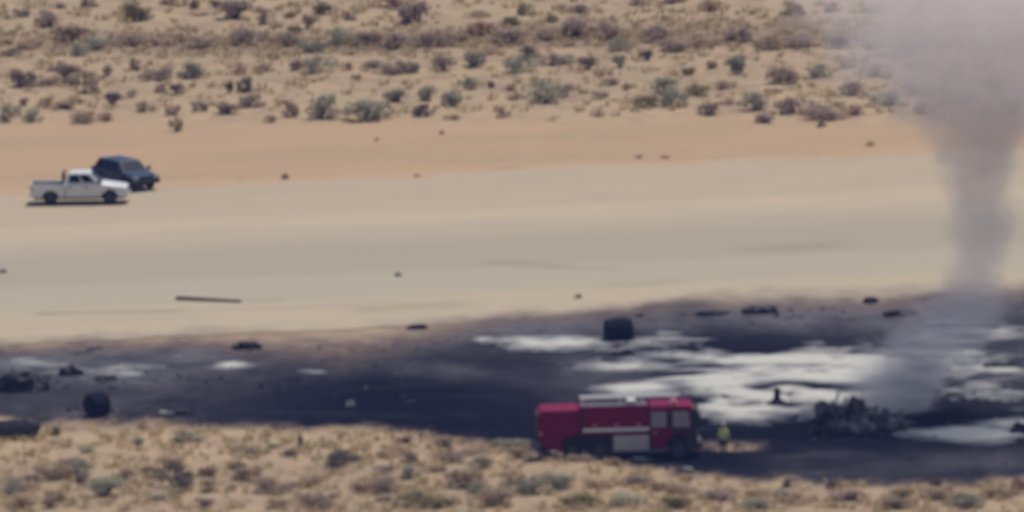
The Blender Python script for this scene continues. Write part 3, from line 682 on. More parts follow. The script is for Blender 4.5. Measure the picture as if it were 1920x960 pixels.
def light_vehicle(name, label, cat, paint, loc, rz, kind):
    root = empty(name, loc, rz); tag(root, label, cat)
    if kind == 'pickup':
        L, W, H, belt, hood_f, cowl = 5.75, 1.96, 1.88, 1.22, 1.02, 1.42
        base = (-0.82, 1.42); roof = (-0.62, 0.62); wx = (1.82, -1.72)
    else:
        L, W, H, belt, hood_f, cowl = 4.75, 1.90, 1.66, 1.06, 0.90, 1.14
        base = (-2.28, 1.22); roof = (-1.85, 0.42); wx = (1.45, -1.36)
    hw, hl, zb, ar = W / 2, L / 2, 0.44, 0.50
    f_arch = list(reversed(arch(wx[0], ar, zb))); r_arch = list(reversed(arch(wx[1], ar, zb)))
    # body: lower shell with wheel arches; for the pickup it ends behind the cab
    if kind == 'pickup':
        cab_poly = [(base[0], zb)] + f_arch + [(hl - .08, zb), (hl, .60), (hl - .02, .92), (hl - .16, hood_f), (cowl, belt - .02), (base[0], belt)]
        MB().prism(cab_poly, -hw, hw).build('body', paint, root, .05)
        bx0, bx1 = -hl + .03, base[0] - .04
        bedp = [(bx0, zb + .05)] + r_arch + [(bx1, zb), (bx1, belt - .02), (bx0, belt + .02)]
        bed = empty('cargo_bed', (0, 0, 0)); bed.parent = root
        for s in (-1, 1): MB().prism(bedp, min(s * hw, s * (hw - .09)), max(s * hw, s * (hw - .09))).build('bed_side', paint, bed, .03)
        MB().box(bx0, bx1, -hw + .09, hw - .09, .70, .76).build('bed_floor', M_UNDER, bed)
        MB().box(bx1 - .06, bx1 - .002, -hw + .092, hw - .092, .76, belt - .03).build('bulkhead', paint, bed)
        tg = MB().box(bx0 - .05, bx0 - .004, -hw + .07, hw - .07, .62, belt + .01).build('tailgate', paint, root, .015)
        MB().box(bx0 - .075, bx0 - .052, -.14, .14, .98, 1.06).build('handle', M_BLACK, tg)
        rk = MB()
        for s in (-.86, .86): rk.box(base[0] - .19, base[0] - .11, s - .04, s + .04, belt - .03, 1.90)
        rk.box(base[0] - .19, base[0] - .11, -.82, .82, 1.82, 1.90); rk.box(base[0] - .18, base[0] - .12, -.82, .82, 1.40, 1.46)
        for k in range(9): rk.box(base[0] - .17, base[0] - .13, -.74 + k * .185 - .02, -.74 + k * .185 + .02, 1.46, 1.82)
        rk.build('headache_rack', M_BROWN, root)
    else:
        poly = [(-hl + .06, zb)] + r_arch + f_arch + [(hl - .08, zb), (hl, .58), (hl - .02, .9), (hl - .18, hood_f), (cowl, belt - .02), (-hl + .04, belt), (-hl, .8)]
        MB().prism(poly, -hw, hw).build('body', paint, root, .06)
        MB().box(-hl - .012, -hl + .05, -.72, .72, .62, 1.12).build('tailgate', paint, root, .02)
    # bonnet slab with a slight crown
    hb = MB().hexa([(cowl - .03, -hw + .1, belt - .025), (hl - .18, -hw + .12, hood_f - .005), (hl - .18, hw - .12, hood_f - .005), (cowl - .03, hw - .1, belt - .025)],
                   [(cowl - .03, -hw + .2, belt + .035), (hl - .22, -hw + .24, hood_f + .045), (hl - .22, hw - .24, hood_f + .045), (cowl - .03, hw - .2, belt + .035)])
    hb.build('bonnet', paint, root, .03)
    # cab with pillars and glass
    b0, b1 = base; r0, r1 = roof; yb, yr = hw - .05, hw - .24; zt = H
    bot = [(b0, -yb, belt - .01), (b1, -yb, belt - .01), (b1, yb, belt - .01), (b0, yb, belt - .01)]
    top = [(r0, -yr, zt), (r1, -yr, zt), (r1, yr, zt), (r0, yr, zt)]
    MB().hexa(bot, top).build('cab' if kind == 'pickup' else 'upper_body', paint, root, .07, 3)
    sideR = (bot[0], bot[1], top[1], top[0]); sideL = (bot[2], bot[3], top[3], top[2])
    front = (bot[1], bot[2], top[2], top[1]); back = (bot[3], bot[0], top[0], top[3])
    MB().quadslab(*panel_on(front, .07, .93, .12, .90, .01), .012).build('windscreen', M_GLASS, root)
    MB().quadslab(*panel_on(back, .12, .88, .22, .86, .01), .012).build('rear_window', M_GLASS, root)
    cuts = [(.09, .45), (.51, .84)] if kind == 'pickup' else [(.05, .30), (.34, .60), (.64, .88)]
    for (u0, u1) in cuts:
        MB().quadslab(*panel_on(sideR, u0, u1, .18, .84, .01), .012).build('side_window', M_GLASS, root)
        MB().quadslab(*panel_on(sideL, 1 - u1, 1 - u0, .18, .84, .01), .012).build('side_window', M_GLASS, root)
    xs = [b0 + .10, b0 + 1.05, b1 - .10] if kind == 'pickup' else [-.88, .10, 1.0]
    for s in (-1, 1):
        for a, c in zip(xs, xs[1:]):
            a2 = max(a, wx[1] + ar + .04)
            d = MB().box(a2 + .02, c - .02, min(s * hw, s * (hw + .014)), max(s * hw, s * (hw + .014)), .54, belt - .06).build('door', paint, root, .008)
            MB().box(a2 + .10, a2 + .30, min(s * (hw + .014), s * (hw + .045)), max(s * (hw + .014), s * (hw + .045)), 1.00, 1.05).build('handle', M_BLACK, d)
        MB().box(b1 - .32, b1 - .14, min(s * (hw - .02), s * (hw + .20)), max(s * (hw - .02), s * (hw + .20)), belt + .02, belt + .22).build('mirror', M_BLACK, root, .03)
        MB().box(hl - .10, hl + .012, min(s * (hw - .40), s * (hw - .06)), max(s * (hw - .40), s * (hw - .06)), .74, .92).build('headlight', M_LAMP, root, .02)
        MB().box(-hl - .02 + (.03 if kind == 'pickup' else 0), -hl + .08, min(s * (hw - .13), s * (hw + .004)), max(s * (hw - .13), s * (hw + .004)), .82, 1.12).build('tail_light', M_REDLAMP, root, .01)
        MB().box(wx[1] + ar + .06, wx[0] - ar - .06, min(s * (hw - .12), s * (hw + .02)), max(s * (hw - .12), s * (hw + .02)), .34, .40).build('running_board', M_BLACK, root)
        for x in wx: wheel(root, x, s * (hw - .15), .40, .27, s)
    MB().box(hl - .06, hl + .02, -hw + .44, hw - .44, .70, .93).build('grille', M_BLACK, root, .02)
    MB().box(hl - .10, hl + .10, -hw + .03, hw - .03, .46, .66).build('front_bumper', M_CHROME if kind == 'pickup' else M_BLACK, root, .04)
    MB().box(-hl - .10, -hl + .06, -hw + .05, hw - .05, .46, .62).build('rear_bumper', M_CHROME if kind == 'pickup' else M_BLACK, root, .03)
    MB().box(-hl + .15, hl - .2, -hw + .34, hw - .34, .30, .52).build('chassis', M_UNDER, root)
    return root

pp = at(151, 381); pp.z = 0.04
light_vehicle('pickup_truck', 'dusty silver crew cab pickup parked on the runway edge at left', 'pickup', M_SILVER, pp, R(-3), 'pickup')
pb = at(236, 351); pb.z = 0.02
light_vehicle('sport_utility_vehicle', 'dark blue sport utility vehicle parked half hidden behind the silver pickup', 'car', M_BLUE, pb, R(-57), 'suv')

# ---------------------------------------------------------------- fire engine (front at +x)
def fire_engine(loc, rz):
    root = empty('fire_engine', loc, rz); tag(root, 'red fire engine with white roof ladder standing at the burnt edge', 'fire engine')
    hw = 1.22
    MB().box(-4.05, 3.9, -.45, .45, .55, .92).build('chassis', M_UNDER, root)
    MB().box(-3.1, .1, -1.05, 1.05, .58, 1.30).build('underbody', M_UNDER, root)
    # rear compartment block
    rear = MB().prism([(-4.22, 1.12), (-3.72, .62), (-3.0, .62), (-2.92, 1.30), (-2.02, 1.46), (-2.02, 2.78), (-4.02, 2.78), (-4.22, 2.56)], -hw, hw).build('rear_locker', M_RED, root, .06)
    for s in (-1, 1):
        MB().box(-3.68, -3.12, min(s * hw, s * (hw + .02)), max(s * hw, s * (hw + .02)), .78, 1.42).build('locker_door', M_RED, rear, .01)
        sh = MB()
        for k in range(9): sh.box(-4.02, -2.16, min(s * (hw - .01), s * (hw + .018)), max(s * (hw - .01), s * (hw + .018)), 1.56 + k * .125, 1.56 + k * .125 + .112)
        sh.build('roller_shutter', M_RED, rear)
        MB().box(-4.16, -4.06, min(s * (hw - .01), s * (hw + .03)), max(s * (hw - .01), s * (hw + .03)), 1.46, 1.66).build('marker_lamp', M_LAMP, rear, .01)
    MB().box(-4.36, -3.76, -1.12, 1.12, .56, .64).build('tail_step', M_BLACK, root, .02)
    hp = MB().box(-4.30, -4.222, -1.0, 1.0, 1.15, 2.5).build('tail_panel', M_BLACK, root, .02)
    for s in (-1, 1): MB().box(-4.33, -4.302, s * .8 - .09, s * .8 + .09, 1.25, 1.5).build('tail_light', M_REDLAMP, hp)
    # middle body: upper band, stripe, lower compartments
    body = MB().box(-2.0, 1.72, -hw, hw, 1.40, 2.80).build('middle_body', M_RED, root, .04)
    MB().box(-2.012, -1.86, -hw - .012, hw + .012, 1.5, 2.72).build('gap_shade_strip', M_UNDER, root)  # black strip stands in for the shade in the gap behind the locker
    for s in (-1, 1):
        MB().box(-1.84, 1.70, min(s * hw, s * (hw + .016)), max(s * hw, s * (hw + .016)), 1.60, 1.76).build('stripe', M_WHITE, body)
        for k in range(3):
            x0 = -1.80 + k * 1.17
            d = MB().box(x0 + .03, x0 + 1.12, min(s * hw, s * (hw + .02)), max(s * hw, s * (hw + .02)), 1.84, 2.70).build('locker_door', M_RED, body, .012)
            MB().box(x0 + .5, x0 + .7, min(s * (hw + .02), s * (hw + .045)), max(s * (hw + .02), s * (hw + .045)), 1.90, 1.95).build('handle', M_CHROME, d)
        lk_ = MB().box(-.22, 1.68, min(s * .6, s * (hw + .03)), max(s * .6, s * (hw + .03)), .52, 1.36).build('silver_locker', M_PLATE, root, .02)
        for k in range(2): MB().box(-.16 + k * .93, .68 + k * .93, min(s * (hw + .03), s * (hw + .045)), max(s * (hw + .03), s * (hw + .045)), .60, 1.28).build('locker_door', M_PLATE, lk_, .01)
    MB().box(-1.9, 1.6, -hw + .12, hw - .12, 2.802, 2.86).build('roof_deck', M_DECK, root)
    for s in (-1, 1): MB().box(-2.0, 1.72, s * (hw - .05) - .03, s * (hw - .05) + .03, 2.802, 2.95).build('roof_rail', M_RED, root, .01)
    MB().box(.55, 1.05, -.35, .35, 2.862, 3.12).build('deck_monitor', M_WHITE, root, .05)
    # ladder on its rack
    lad = empty('ladder', (0, 0, 0)); lad.parent = root
    for y in (-.95, -.35): MB().tube([(-1.95, y, 3.36), (3.35, y, 3.40)], .055, 8).build('ladder_rail', M_WHITE, lad)
    rg = MB()
    for k in range(17): MB().cyl((-1.8 + k * .31, -.95, 3.36), (-1.8 + k * .31, -.35, 3.36), .028, n=6).build('rung', M_WHITE, lad)
    for x in (-1.85, .2, 1.35): 
        b = MB()
        for y in (-.95, -.35): b.tube([(x, y, 2.86), (x, y, 3.33)], .045, 6)
        b.tube([(x, -.98, 3.28), (x, -.32, 3.28)], .035, 6); b.build('ladder_bracket', M_WHITE, root)
    MB().tube([(-1.8, .55, 3.08), (1.5, .55, 3.08)], .09, 10).build('suction_hose', M_DECK, root)
    MB().tube([(-1.8, .85, 3.02), (1.5, .85, 3.02)], .09, 10).build('suction_hose', M_DECK, root)
    # cab
    cab_poly = [(1.78, .60), (2.66, .60), (2.72, 1.05), (3.0, 1.30), (3.5, 1.30), (3.84, 1.02), (3.92, .62), (4.22, .62), (4.28, 1.55), (4.14, 2.62), (3.95, 2.86), (1.78, 2.86)]
    cab = MB().prism(cab_poly, -hw, hw).build('cab', M_RED, root, .06)
    for s in (-1, 1):
        a, b = (s * hw, s * (hw + .016))
        def sp(name, poly, mat, par, e=0.0): return MB().prism(poly, min(a, b) + (0 if s > 0 else -e), max(a, b) + (e if s > 0 else 0)).build(name, mat, par)
        d1 = MB().box(1.84, 2.62, min(a, b), max(a, b), .70, 1.70).build('crew_door', M_RED, cab, .01)
        MB().box(1.92, 2.08, min(s * (hw + .016), s * (hw + .05)), max(s * (hw + .016), s * (hw + .05)), 1.45, 1.50).build('handle', M_CHROME, d1)
        sp('crew_window', [(1.80, 1.74), (2.62, 1.74), (2.62, 2.58), (1.80, 2.58)], M_WINDOW, cab)
        sp('pillar_trim', [(2.66, 1.70), (2.92, 1.70), (2.92, 2.60), (2.66, 2.60)], M_UNDER, cab)
        sp('front_window', [(2.96, 1.74), (3.88, 1.74), (3.80, 2.58), (2.96, 2.58)], M_WINDOW, cab)
        d2 = MB().box(2.98, 3.62, min(a, b), max(a, b), 1.36, 1.68).build('front_door', M_BLACK, cab, .01)
        MB().box(3.66, 4.22, min(a, b), max(a, b), .68, 1.66).build('wing_panel', M_BLACK, cab, .01)
        MB().prism([(3.93, 1.67), (4.262, 1.67), (4.14, 2.60), (3.90, 2.78)], min(a, b), max(a, b)).build('corner_panel', M_BLACK, cab)
        mr = MB().tube([(4.12, s * (hw - .02), 2.55), (4.36, s * (hw + .22), 2.50), (4.36, s * (hw + .22), 2.0)], .03, 6); mr.build('mirror_arm', M_BLACK, root)
        MB().box(4.28, 4.42, s * (hw + .22) - .13, s * (hw + .22) + .13, 1.75, 2.55).build('mirror', M_BLACK, root, .03)
        MB().box(4.28, 4.40, s * .86 - .16, s * .86 + .16, .84, 1.08).build('headlight', M_LAMP, root, .03)
        MB().box(4.05, 4.52, s * (hw - .1) - .12, s * (hw - .1) + .12, .66, .84).build('bumper_end', M_BLACK, root, .03)
    MB().quadslab((4.27, -1.08, 1.66), (4.27, 1.08, 1.66), (4.15, 1.02, 2.58), (4.15, -1.02, 2.58), .02).build('windscreen', M_GLASS, root)
    MB().box(4.26, 4.31, -.62, .62, .95, 1.5).build('grille', M_BLACK, root, .01)
    MB().box(4.06, 4.55, -1.0, 1.0, .50, .80).build('front_bumper', M_BLACK, root, .04)
    lb = MB().box(2.9, 3.25, -.95, .95, 2.862, 2.90).build('light_bar', M_CHROME, root)
    MB().box(2.93, 3.22, -.93, .93, 2.902, 3.02).build('beacon_lens', M_REDLAMP, lb, .04)
    for x, rr in ((3.26, .52), (-1.0, .52), (-2.42, .52)):
        for s in (-1, 1): wheel(root, x, s * (hw - .19), rr, .34, s)
    return root

M_WINDOW = simple('window_painted_sky', (0.22, 0.235, 0.32), 0.15, 0.4, 0.8, var=.05)  # pale blue base colour has the sky's reflection painted in
pe = at(1157, 859); pe.z = 0.06
fire_engine(pe, R(2.0))

# ---------------------------------------------------------------- person beside the engine
M_SKIN = simple('skin', (0.36, 0.21, 0.15), 0.6, var=.1)
M_HIVIS = simple('yellow_turnout_jacket', (0.78, 0.75, 0.24), 0.8, var=.2)
M_TROUSER = simple('dark_brown_trousers', (0.055, 0.035, 0.03), 0.85, var=.2)
M_HELMET = simple('pale_helmet', (0.42, 0.40, 0.30), 0.4)
def skin_mesh(name, verts, edges, radii, mat, parent, rootv=0, sub=1):
    me = bpy.data.meshes.new(name); me.from_pydata(verts, edges, []); me.update(); me.materials.append(mat)
    o = bpy.data.objects.new(name, me); COL.objects.link(o); o.parent = parent
    m = o.modifiers.new('skin', 'SKIN')
    if not me.skin_vertices: me.skin_vertices.new()
    for i, d in enumerate(me.skin_vertices[0].data):
        r = radii[i]; d.radius = (r, r) if not isinstance(r, tuple) else r
        d.use_root = (i == rootv)
    m.use_smooth_shade = True
    s = o.modifiers.new('sub', 'SUBSURF'); s.levels = sub; s.render_levels = sub
    return o

def person(loc, rz):
    root = empty('person', loc, rz); tag(root, 'person in yellow jacket and dark trousers standing beside the fire engine', 'person')
    V_ = []; E_ = []; R_ = []
    def j(p, r, par=None):
        V_.append(p); R_.append(r)
        if par is not None: E_.append((par, len(V_) - 1))
        return len(V_) - 1
    pel = j((0, 0, .95), (.15, .11)); bel = j((0, 0, 1.10), (.14, .10), pel); che = j((0, .0, 1.30), (.17, .12), bel); nk = j((0, .0, 1.47), (.07, .07), che)
    hd0 = j((0, -.01, 1.56), (.075, .085), nk); hd1 = j((0, -.015, 1.66), (.085, .10), hd0); j((0, -.01, 1.74), (.06, .07), hd1)
    j((0, -.12, 1.625), (.014, .016), hd1)                            # nose
    for s in (-1, 1):
        j((s * .095, 0, 1.645), (.014, .022), hd1)                    # ears
        hp = j((s * .10, 0, .90), (.10, .10), pel); kn = j((s * .12, -.02 * s, .50), (.062, .062), hp); an = j((s * .13, .02, .09), (.045, .045), kn); j((s * .145, -.15, .04), (.045, .03), an)
        sh = j((s * .19, 0, 1.40), (.068, .068), che); el = j((s * .27, .03, 1.12), (.048, .048), sh); wr = j((s * .28, -.08, .90), (.032, .032), el)
        pm = j((s * .28, -.11, .83), (.040, .022), wr)
        for q, (dx, dz, l) in enumerate(((-.030, -.01, .085), (-.010, -.015, .10), (.010, -.015, .095), (.028, -.01, .075))):
            k1 = j((s * .28 + dx * s, -.125, .80 + dz * .5), .010, pm); j((s * .28 + dx * s, -.115, .80 - l), .008, k1)
        t1 = j((s * .28 - .045 * s, -.13, .83), .010, pm); j((s * .28 - .055 * s, -.15, .79), .008, t1)
    skin_mesh('body', V_, E_, R_, M_SKIN, root)
    # jacket, trousers, boots, helmet follow the body
    v = [(0, 0, .84), (0, 0, 1.02), (0, 0, 1.28), (0, 0, 1.44), (-.20, 0, 1.40), (-.275, .03, 1.12), (-.285, -.075, .92), (.20, 0, 1.40), (.275, .03, 1.12), (.285, -.075, .92)]
    skin_mesh('jacket', v, [(0, 1), (1, 2), (2, 3), (2, 4), (4, 5), (5, 6), (2, 7), (7, 8), (8, 9)], [(.185, .14), (.165, .13), (.195, .13), (.09, .09), .082, .066, .052, .082, .066, .052], M_HIVIS, root, 2)
    v = [(0, 0, .93), (-.105, 0, .84), (-.125, .02, .50), (-.135, .025, .10), (.105, 0, .84), (.125, -.02, .50), (.135, .025, .10)]
    skin_mesh('trousers', v, [(0, 1), (1, 2), (2, 3), (0, 4), (4, 5), (5, 6)], [(.17, .13), .12, .09, .08, .12, .09, .08], M_TROUSER, root)
    for s in (-1, 1):
        skin_mesh('boot', [(s * .135, .03, .10), (s * .137, .02, .05), (s * .15, -.17, .045)], [(0, 1), (1, 2)], [.07, .062, .05], M_BLACK, root)
    MB().lathe([(1.66, .175), (1.675, .17), (1.685, .125), (1.74, .118), (1.79, .085), (1.815, .03), (1.818, .001)], 20, 'z').build('helmet', M_HELMET, root, smooth=True)
    return root
po = at(1357, 860); po.z = 0.02
person(po, R(160)).scale = (0.94, 0.94, 1.10)

# ---------------------------------------------------------------- wreckage
M_CHARM = simple('charred_metal', (0.009, 0.011, 0.022), 0.9, 0.0, 0.1, var=.3, var_col=(0.025, 0.025, 0.032))
M_CHAR2 = simple('charred_skin', (0.075, 0.070, 0.075), 0.95, 0.0, 0.1, var=.45, var_col=(0.012, 0.012, 0.016))
M_ASHY = simple('foamed_scrap', (0.20, 0.195, 0.195), 0.8, var=.3)
M_PALE = simple('pale_fragment', (0.40, 0.39, 0.38), 0.6, var=.15)
M_STONE = simple('dusty_stone', (0.27, 0.22, 0.17), 0.9, var=.3)
M_PLANK = simple('weathered_board', (0.15, 0.125, 0.095), 0.9, var=.3)

def crumple(name, mat, parent, sx, sy, h, seed, nx=14, ny=9, th=.03, loc=(0, 0, 0), arch_=0.0, rz=0.0):
    """a bent, torn sheet with thickness"""
    rg = random.Random(seed); v = []; f = []
    for jj in range(ny):
        for i in range(nx):
            u, w = i / (nx - 1) - .5, jj / (ny - 1) - .5
            n = mnoise.noise(Vector((u * 4 + seed * 3.1, w * 4, seed * .7))); n2 = mnoise.noise(Vector((u * 10 + seed, w * 10, 5.0)))
            tear = 1 + .25 * mnoise.noise(Vector((u * 6, w * 6, seed + 9.0)))
            z = h * max(0.0, .45 + .8 * n + .25 * n2) * (1 - (2 * abs(u)) ** 4 * .6) + arch_ * math.cos(w * math.pi) * (1 - u * u)
            v.append((u * sx * tear, w * sy * tear, max(.01, z)))
    for jj in range(ny - 1):
        for i in range(nx - 1):
            if rg.random() < .06: continue
            a = jj * nx + i; f.append((a, a + 1, a + nx + 1, a + nx))
    me = bpy.data.meshes.new(name); me.from_pydata(v, [], f); me.update()
    o = link_mesh(name, me, parent, mat); o.location = loc; o.rotation_euler = (0, 0, rz)
    m = o.modifiers.new('thick', 'SOLIDIFY'); m.thickness = th
    return o

def lump(name, mat, parent, sx, sy, sz, seed, loc=(0, 0, 0), rough=.5, sub=3):
    bm = bmesh.new(); bmesh.ops.create_icosphere(bm, subdivisions=sub, radius=1.0)
    for v in bm.verts:
        n = mnoise.noise(v.co * 1.7 + Vector((seed * 2.3, 0, 0))) * rough + mnoise.noise(v.co * 4.5 + Vector((0, seed, 0))) * rough * .5
        v.co *= 1 + n
        v.co = Vector((v.co.x * sx / 2, v.co.y * sy / 2, max(-.06, v.co.z * sz * .75 + sz * .15)))
    me = bpy.data.meshes.new(name); bm.to_mesh(me); bm.free()
    o = link_mesh(name, me, parent, mat); o.location = loc; return o

def debris(name, px, py, w, h, label, seed, cat='debris', depth=None, spikes=3, sheet=True, rz=0.0, pale=False):
    """low charred heap: w and h in pixels of the photograph"""
    p = at(px, py); s = scale_at(p); p.z = .06
    W_, H_ = w / s, h / s; D_ = depth or W_ * .6
    hz = max(.1, H_ - D_ * .1)
    e = empty(name, p, rz); tag(e, label, cat, 'wreckage scattered over the burnt ground')
    lump('scrap_heap', M_CHAR2, e, W_ * .9, D_, hz, seed)
    if sheet: crumple('torn_sheet', M_CHARM, e, W_ * 1.0, D_ * .9, hz * 1.0, seed, loc=(W_ * .04, 0, .02), rz=.15)
    rg = random.Random(seed)
    for k in range(spikes):
        x = rg.uniform(-.42, .42) * W_; a = rg.uniform(-.9, .9)
        MB().tube([(x, rg.uniform(-.3, .3) * D_, 0), (x + math.sin(a) * hz * .5, 0, hz * .75), (x + math.sin(a) * hz * 1.1, rg.uniform(-.2, .2), hz * rg.uniform(.95, 1.3))], .03 + .02 * rg.random(), 6).build('bent_tube', M_CHARM, e)
    return e

# engine drum on the ash
def drum(px, py, name, label, dia, length, rz, hollow, mat, tilt=0.0):
    p = at(px, py); p.z = .07
    e = empty(name, p, rz); tag(e, label, 'debris', 'wreckage scattered over the burnt ground')
    r = dia / 2; h = length / 2
    prof = [(-h, r * .80), (-h, r * .93), (-h * .9, r), (-h * .55, r), (-h * .5, r * 1.04), (-h * .4, r * 1.04), (-h * .35, r * .985), (h * .3, r * .985), (h * .35, r * 1.03), (h * .45, r * 1.03), (h * .5, r), (h * .9, r), (h, r * .92), (h, r * .80)]
    c = MB().lathe(prof, 32, 'x').build('casing', mat, e, smooth=False); c.location = (0, 0, r * .96)
    if hollow:
        i = MB().lathe([(-h, r * .80), (-h * .2, r * .74), (h, r * .80)], 32, 'x').build('inner_wall', M_CHAR2, e); i.location = c.location
        q = MB().cyl((-h * .15, 0, 0), (-h * .05, 0, 0), r * .74, n=28).build('inner_plate', M_CHARM, e); q.location = c.location
        hub = MB().lathe([(-h * .7, .001), (-h * .6, r * .12), (-h * .2, r * .2)], 16, 'x').build('hub', M_CHARM, e); hub.location = c.location
    else:
        for s in (-1, 1):
            q = MB().lathe([(s * h, r * .80), (s * h * 1.02, r * .5), (s * h * 1.1, r * .3), (s * h * 1.12, .001)], 28, 'x').build('end_cap', M_CHARM, e); q.location = c.location
    for k in range(3):
        a = 1.1 + k * .5
        b = MB().tube([(-h * .6, r * 1.0 * math.cos(a), r * 1.03 * math.sin(a)), (h * .7, r * 1.02 * math.cos(a + .2), r * 1.03 * math.sin(a + .2))], .025, 6).build('pipe', M_CHARM, e); b.location = c.location
    return e
drum(1160, 640, 'engine_casing', 'dark blue-black drum shaped casing standing on the grey ash', 1.22, 1.5, R(12), False, M_CHARM)
drum(182, 782, 'engine_ring', 'hollow round charred casing lying near the lower left burnt edge', 1.28, 1.05, R(38), True, M_CHARM)
drum(12, 822, 'tank_section', 'long dark tank section at the left edge of the picture', .92, 3.4, R(9), False, M_CHAR2)

debris('wreck_heap', 42, 735, 92, 44, 'wide dark heap with a domed hump near the left edge', 3, spikes=1)
debris('wreck_heap', 132, 706, 46, 22, 'small dark heap between pale foam streaks right of the domed hump', 4, spikes=1)
debris('wreck_heap', 195, 714, 44, 12, 'thin dark sliver below the foam streak at left', 5, spikes=0)
debris('wreck_heap', 345, 780, 40, 14, 'low dark scrap beside the small white piece', 6, spikes=1)
debris('wreck_heap', 462, 655, 52, 18, 'flat dark scrap on the upper left burnt edge', 7, spikes=0)
debris('wreck_heap', 782, 616, 38, 9, 'small lone dark scrap on brown scorched soil above the black area', 8, spikes=0)
debris('wreck_heap', 1422, 590, 66, 18, 'dark flattened scrap on the far ash edge right of the drum', 9, spikes=0)
debris('wreck_heap', 1330, 593, 56, 13, 'thin dark scrap left of the flattened scrap on the far ash', 10, spikes=0)
debris('wreck_heap', 1686, 594, 64, 18, 'long dark scrap on the ash just left of the smoke', 11, spikes=0)
debris('wreck_heap', 1632, 569, 26, 13, 'tiny dark scrap at the far burnt edge left of smoke', 12, spikes=0)
debris('wreck_heap', 1912, 816, 34, 26, 'dark lump in the foam at the right edge of the picture', 14, spikes=1)
debris('wreck_heap', 1875, 690, 70, 14, 'dark low scrap in thin foam right of the smoke', 15, spikes=0)
debris('wreck_heap', 1165, 668, 46, 12, 'flat dark scrap on foam just below the drum', 16, spikes=0)

def upright(px, py):
    p = at(px, py); p.z = .06
    e = empty('nose_cone', p, .3); tag(e, 'dark upright cone shaped scrap standing alone in white foam', 'debris', 'wreckage scattered over the burnt ground')
    lump('base_scrap', M_CHAR2, e, 1.1, .9, .42, 31, rough=.35)
    o = MB().lathe([(.05, .42), (.25, .30), (.5, .17), (.68, .15), (.80, .19), (.92, .15), (1.0, .05), (1.01, .001)], 14, 'z').build('cone', M_CHARM, e)
    MB().tube([(.1, 0, .5), (.25, .05, .75), (.22, .1, .9)], .025, 6).build('bent_tube', M_CHARM, e)
upright(1457, 763)

def fragment(px, py, w, h, label, seed, lean):
    p = at(px, py); s = scale_at(p); p.z = .1
    e = crumple('white_fragment', M_PALE, None, w / s, h / s * .6, h / s * .5, seed, 8, 6, .03); e.location = p; e.rotation_euler = (lean, .2, .3)
    tag(e, label, 'fragment', 'pale fragments on the burnt ground')
fragment(657, 764, 15, 26, 'small white shard standing up on the black ground', 21, R(55))
fragment(316, 779, 34, 12, 'small white piece lying beside low dark scrap at lower left', 22, R(8))
fragment(1208, 866, 44, 12, 'pale white scrap on the ground under the fire engine', 23, R(6))
fragment(1290, 884, 22, 16, 'pale grey scrap in front of the fire engine cab', 24, R(15))
fragment(1034, 852, 22, 18, 'pale tan rag by the rear of the fire engine', 25, R(25))

# shards too small and too many to count
def litter():
    rg = random.Random(77); mb = MB()
    spots = [(1610, 800, 120, 22, 90), (60, 722, 110, 26, 30), (190, 776, 120, 12, 14), (1450, 752, 170, 24, 22), (1160, 642, 80, 12, 10), (1500, 592, 220, 12, 14), (1840, 765, 110, 40, 26), (500, 716, 330, 40, 30)]
    for (cx, cy_, rx, ry, n) in spots:
        for k in range(n):
            p = at(cx + rg.gauss(0, rx * .55), cy_ + rg.gauss(0, ry * .55)); a = rg.uniform(0, 6.28); l = rg.uniform(.06, .30); w = l * rg.uniform(.15, .6); z = .1; t = rg.uniform(.02, .12)
            u = Vector((math.cos(a), math.sin(a), rg.uniform(-.3, .6))) * l; q = Vector((-math.sin(a), math.cos(a), rg.uniform(-.2, .2))) * w; b = p + Vector((0, 0, z))
            mb.hexa([b - u - q, b + u - q * .6, b + u * .8 + q, b - u + q * .7], [b - u - q + Vector((0, 0, t)), b + u - q * .6 + Vector((0, 0, t)), b + u * .8 + q + Vector((0, 0, t)), b - u + q * .7 + Vector((0, 0, t))])
    o = mb.build('wreck_litter', M_CHAR2, None); tag(o, 'fine charred shards strewn over the burnt ground', 'litter', kind='stuff')
litter()

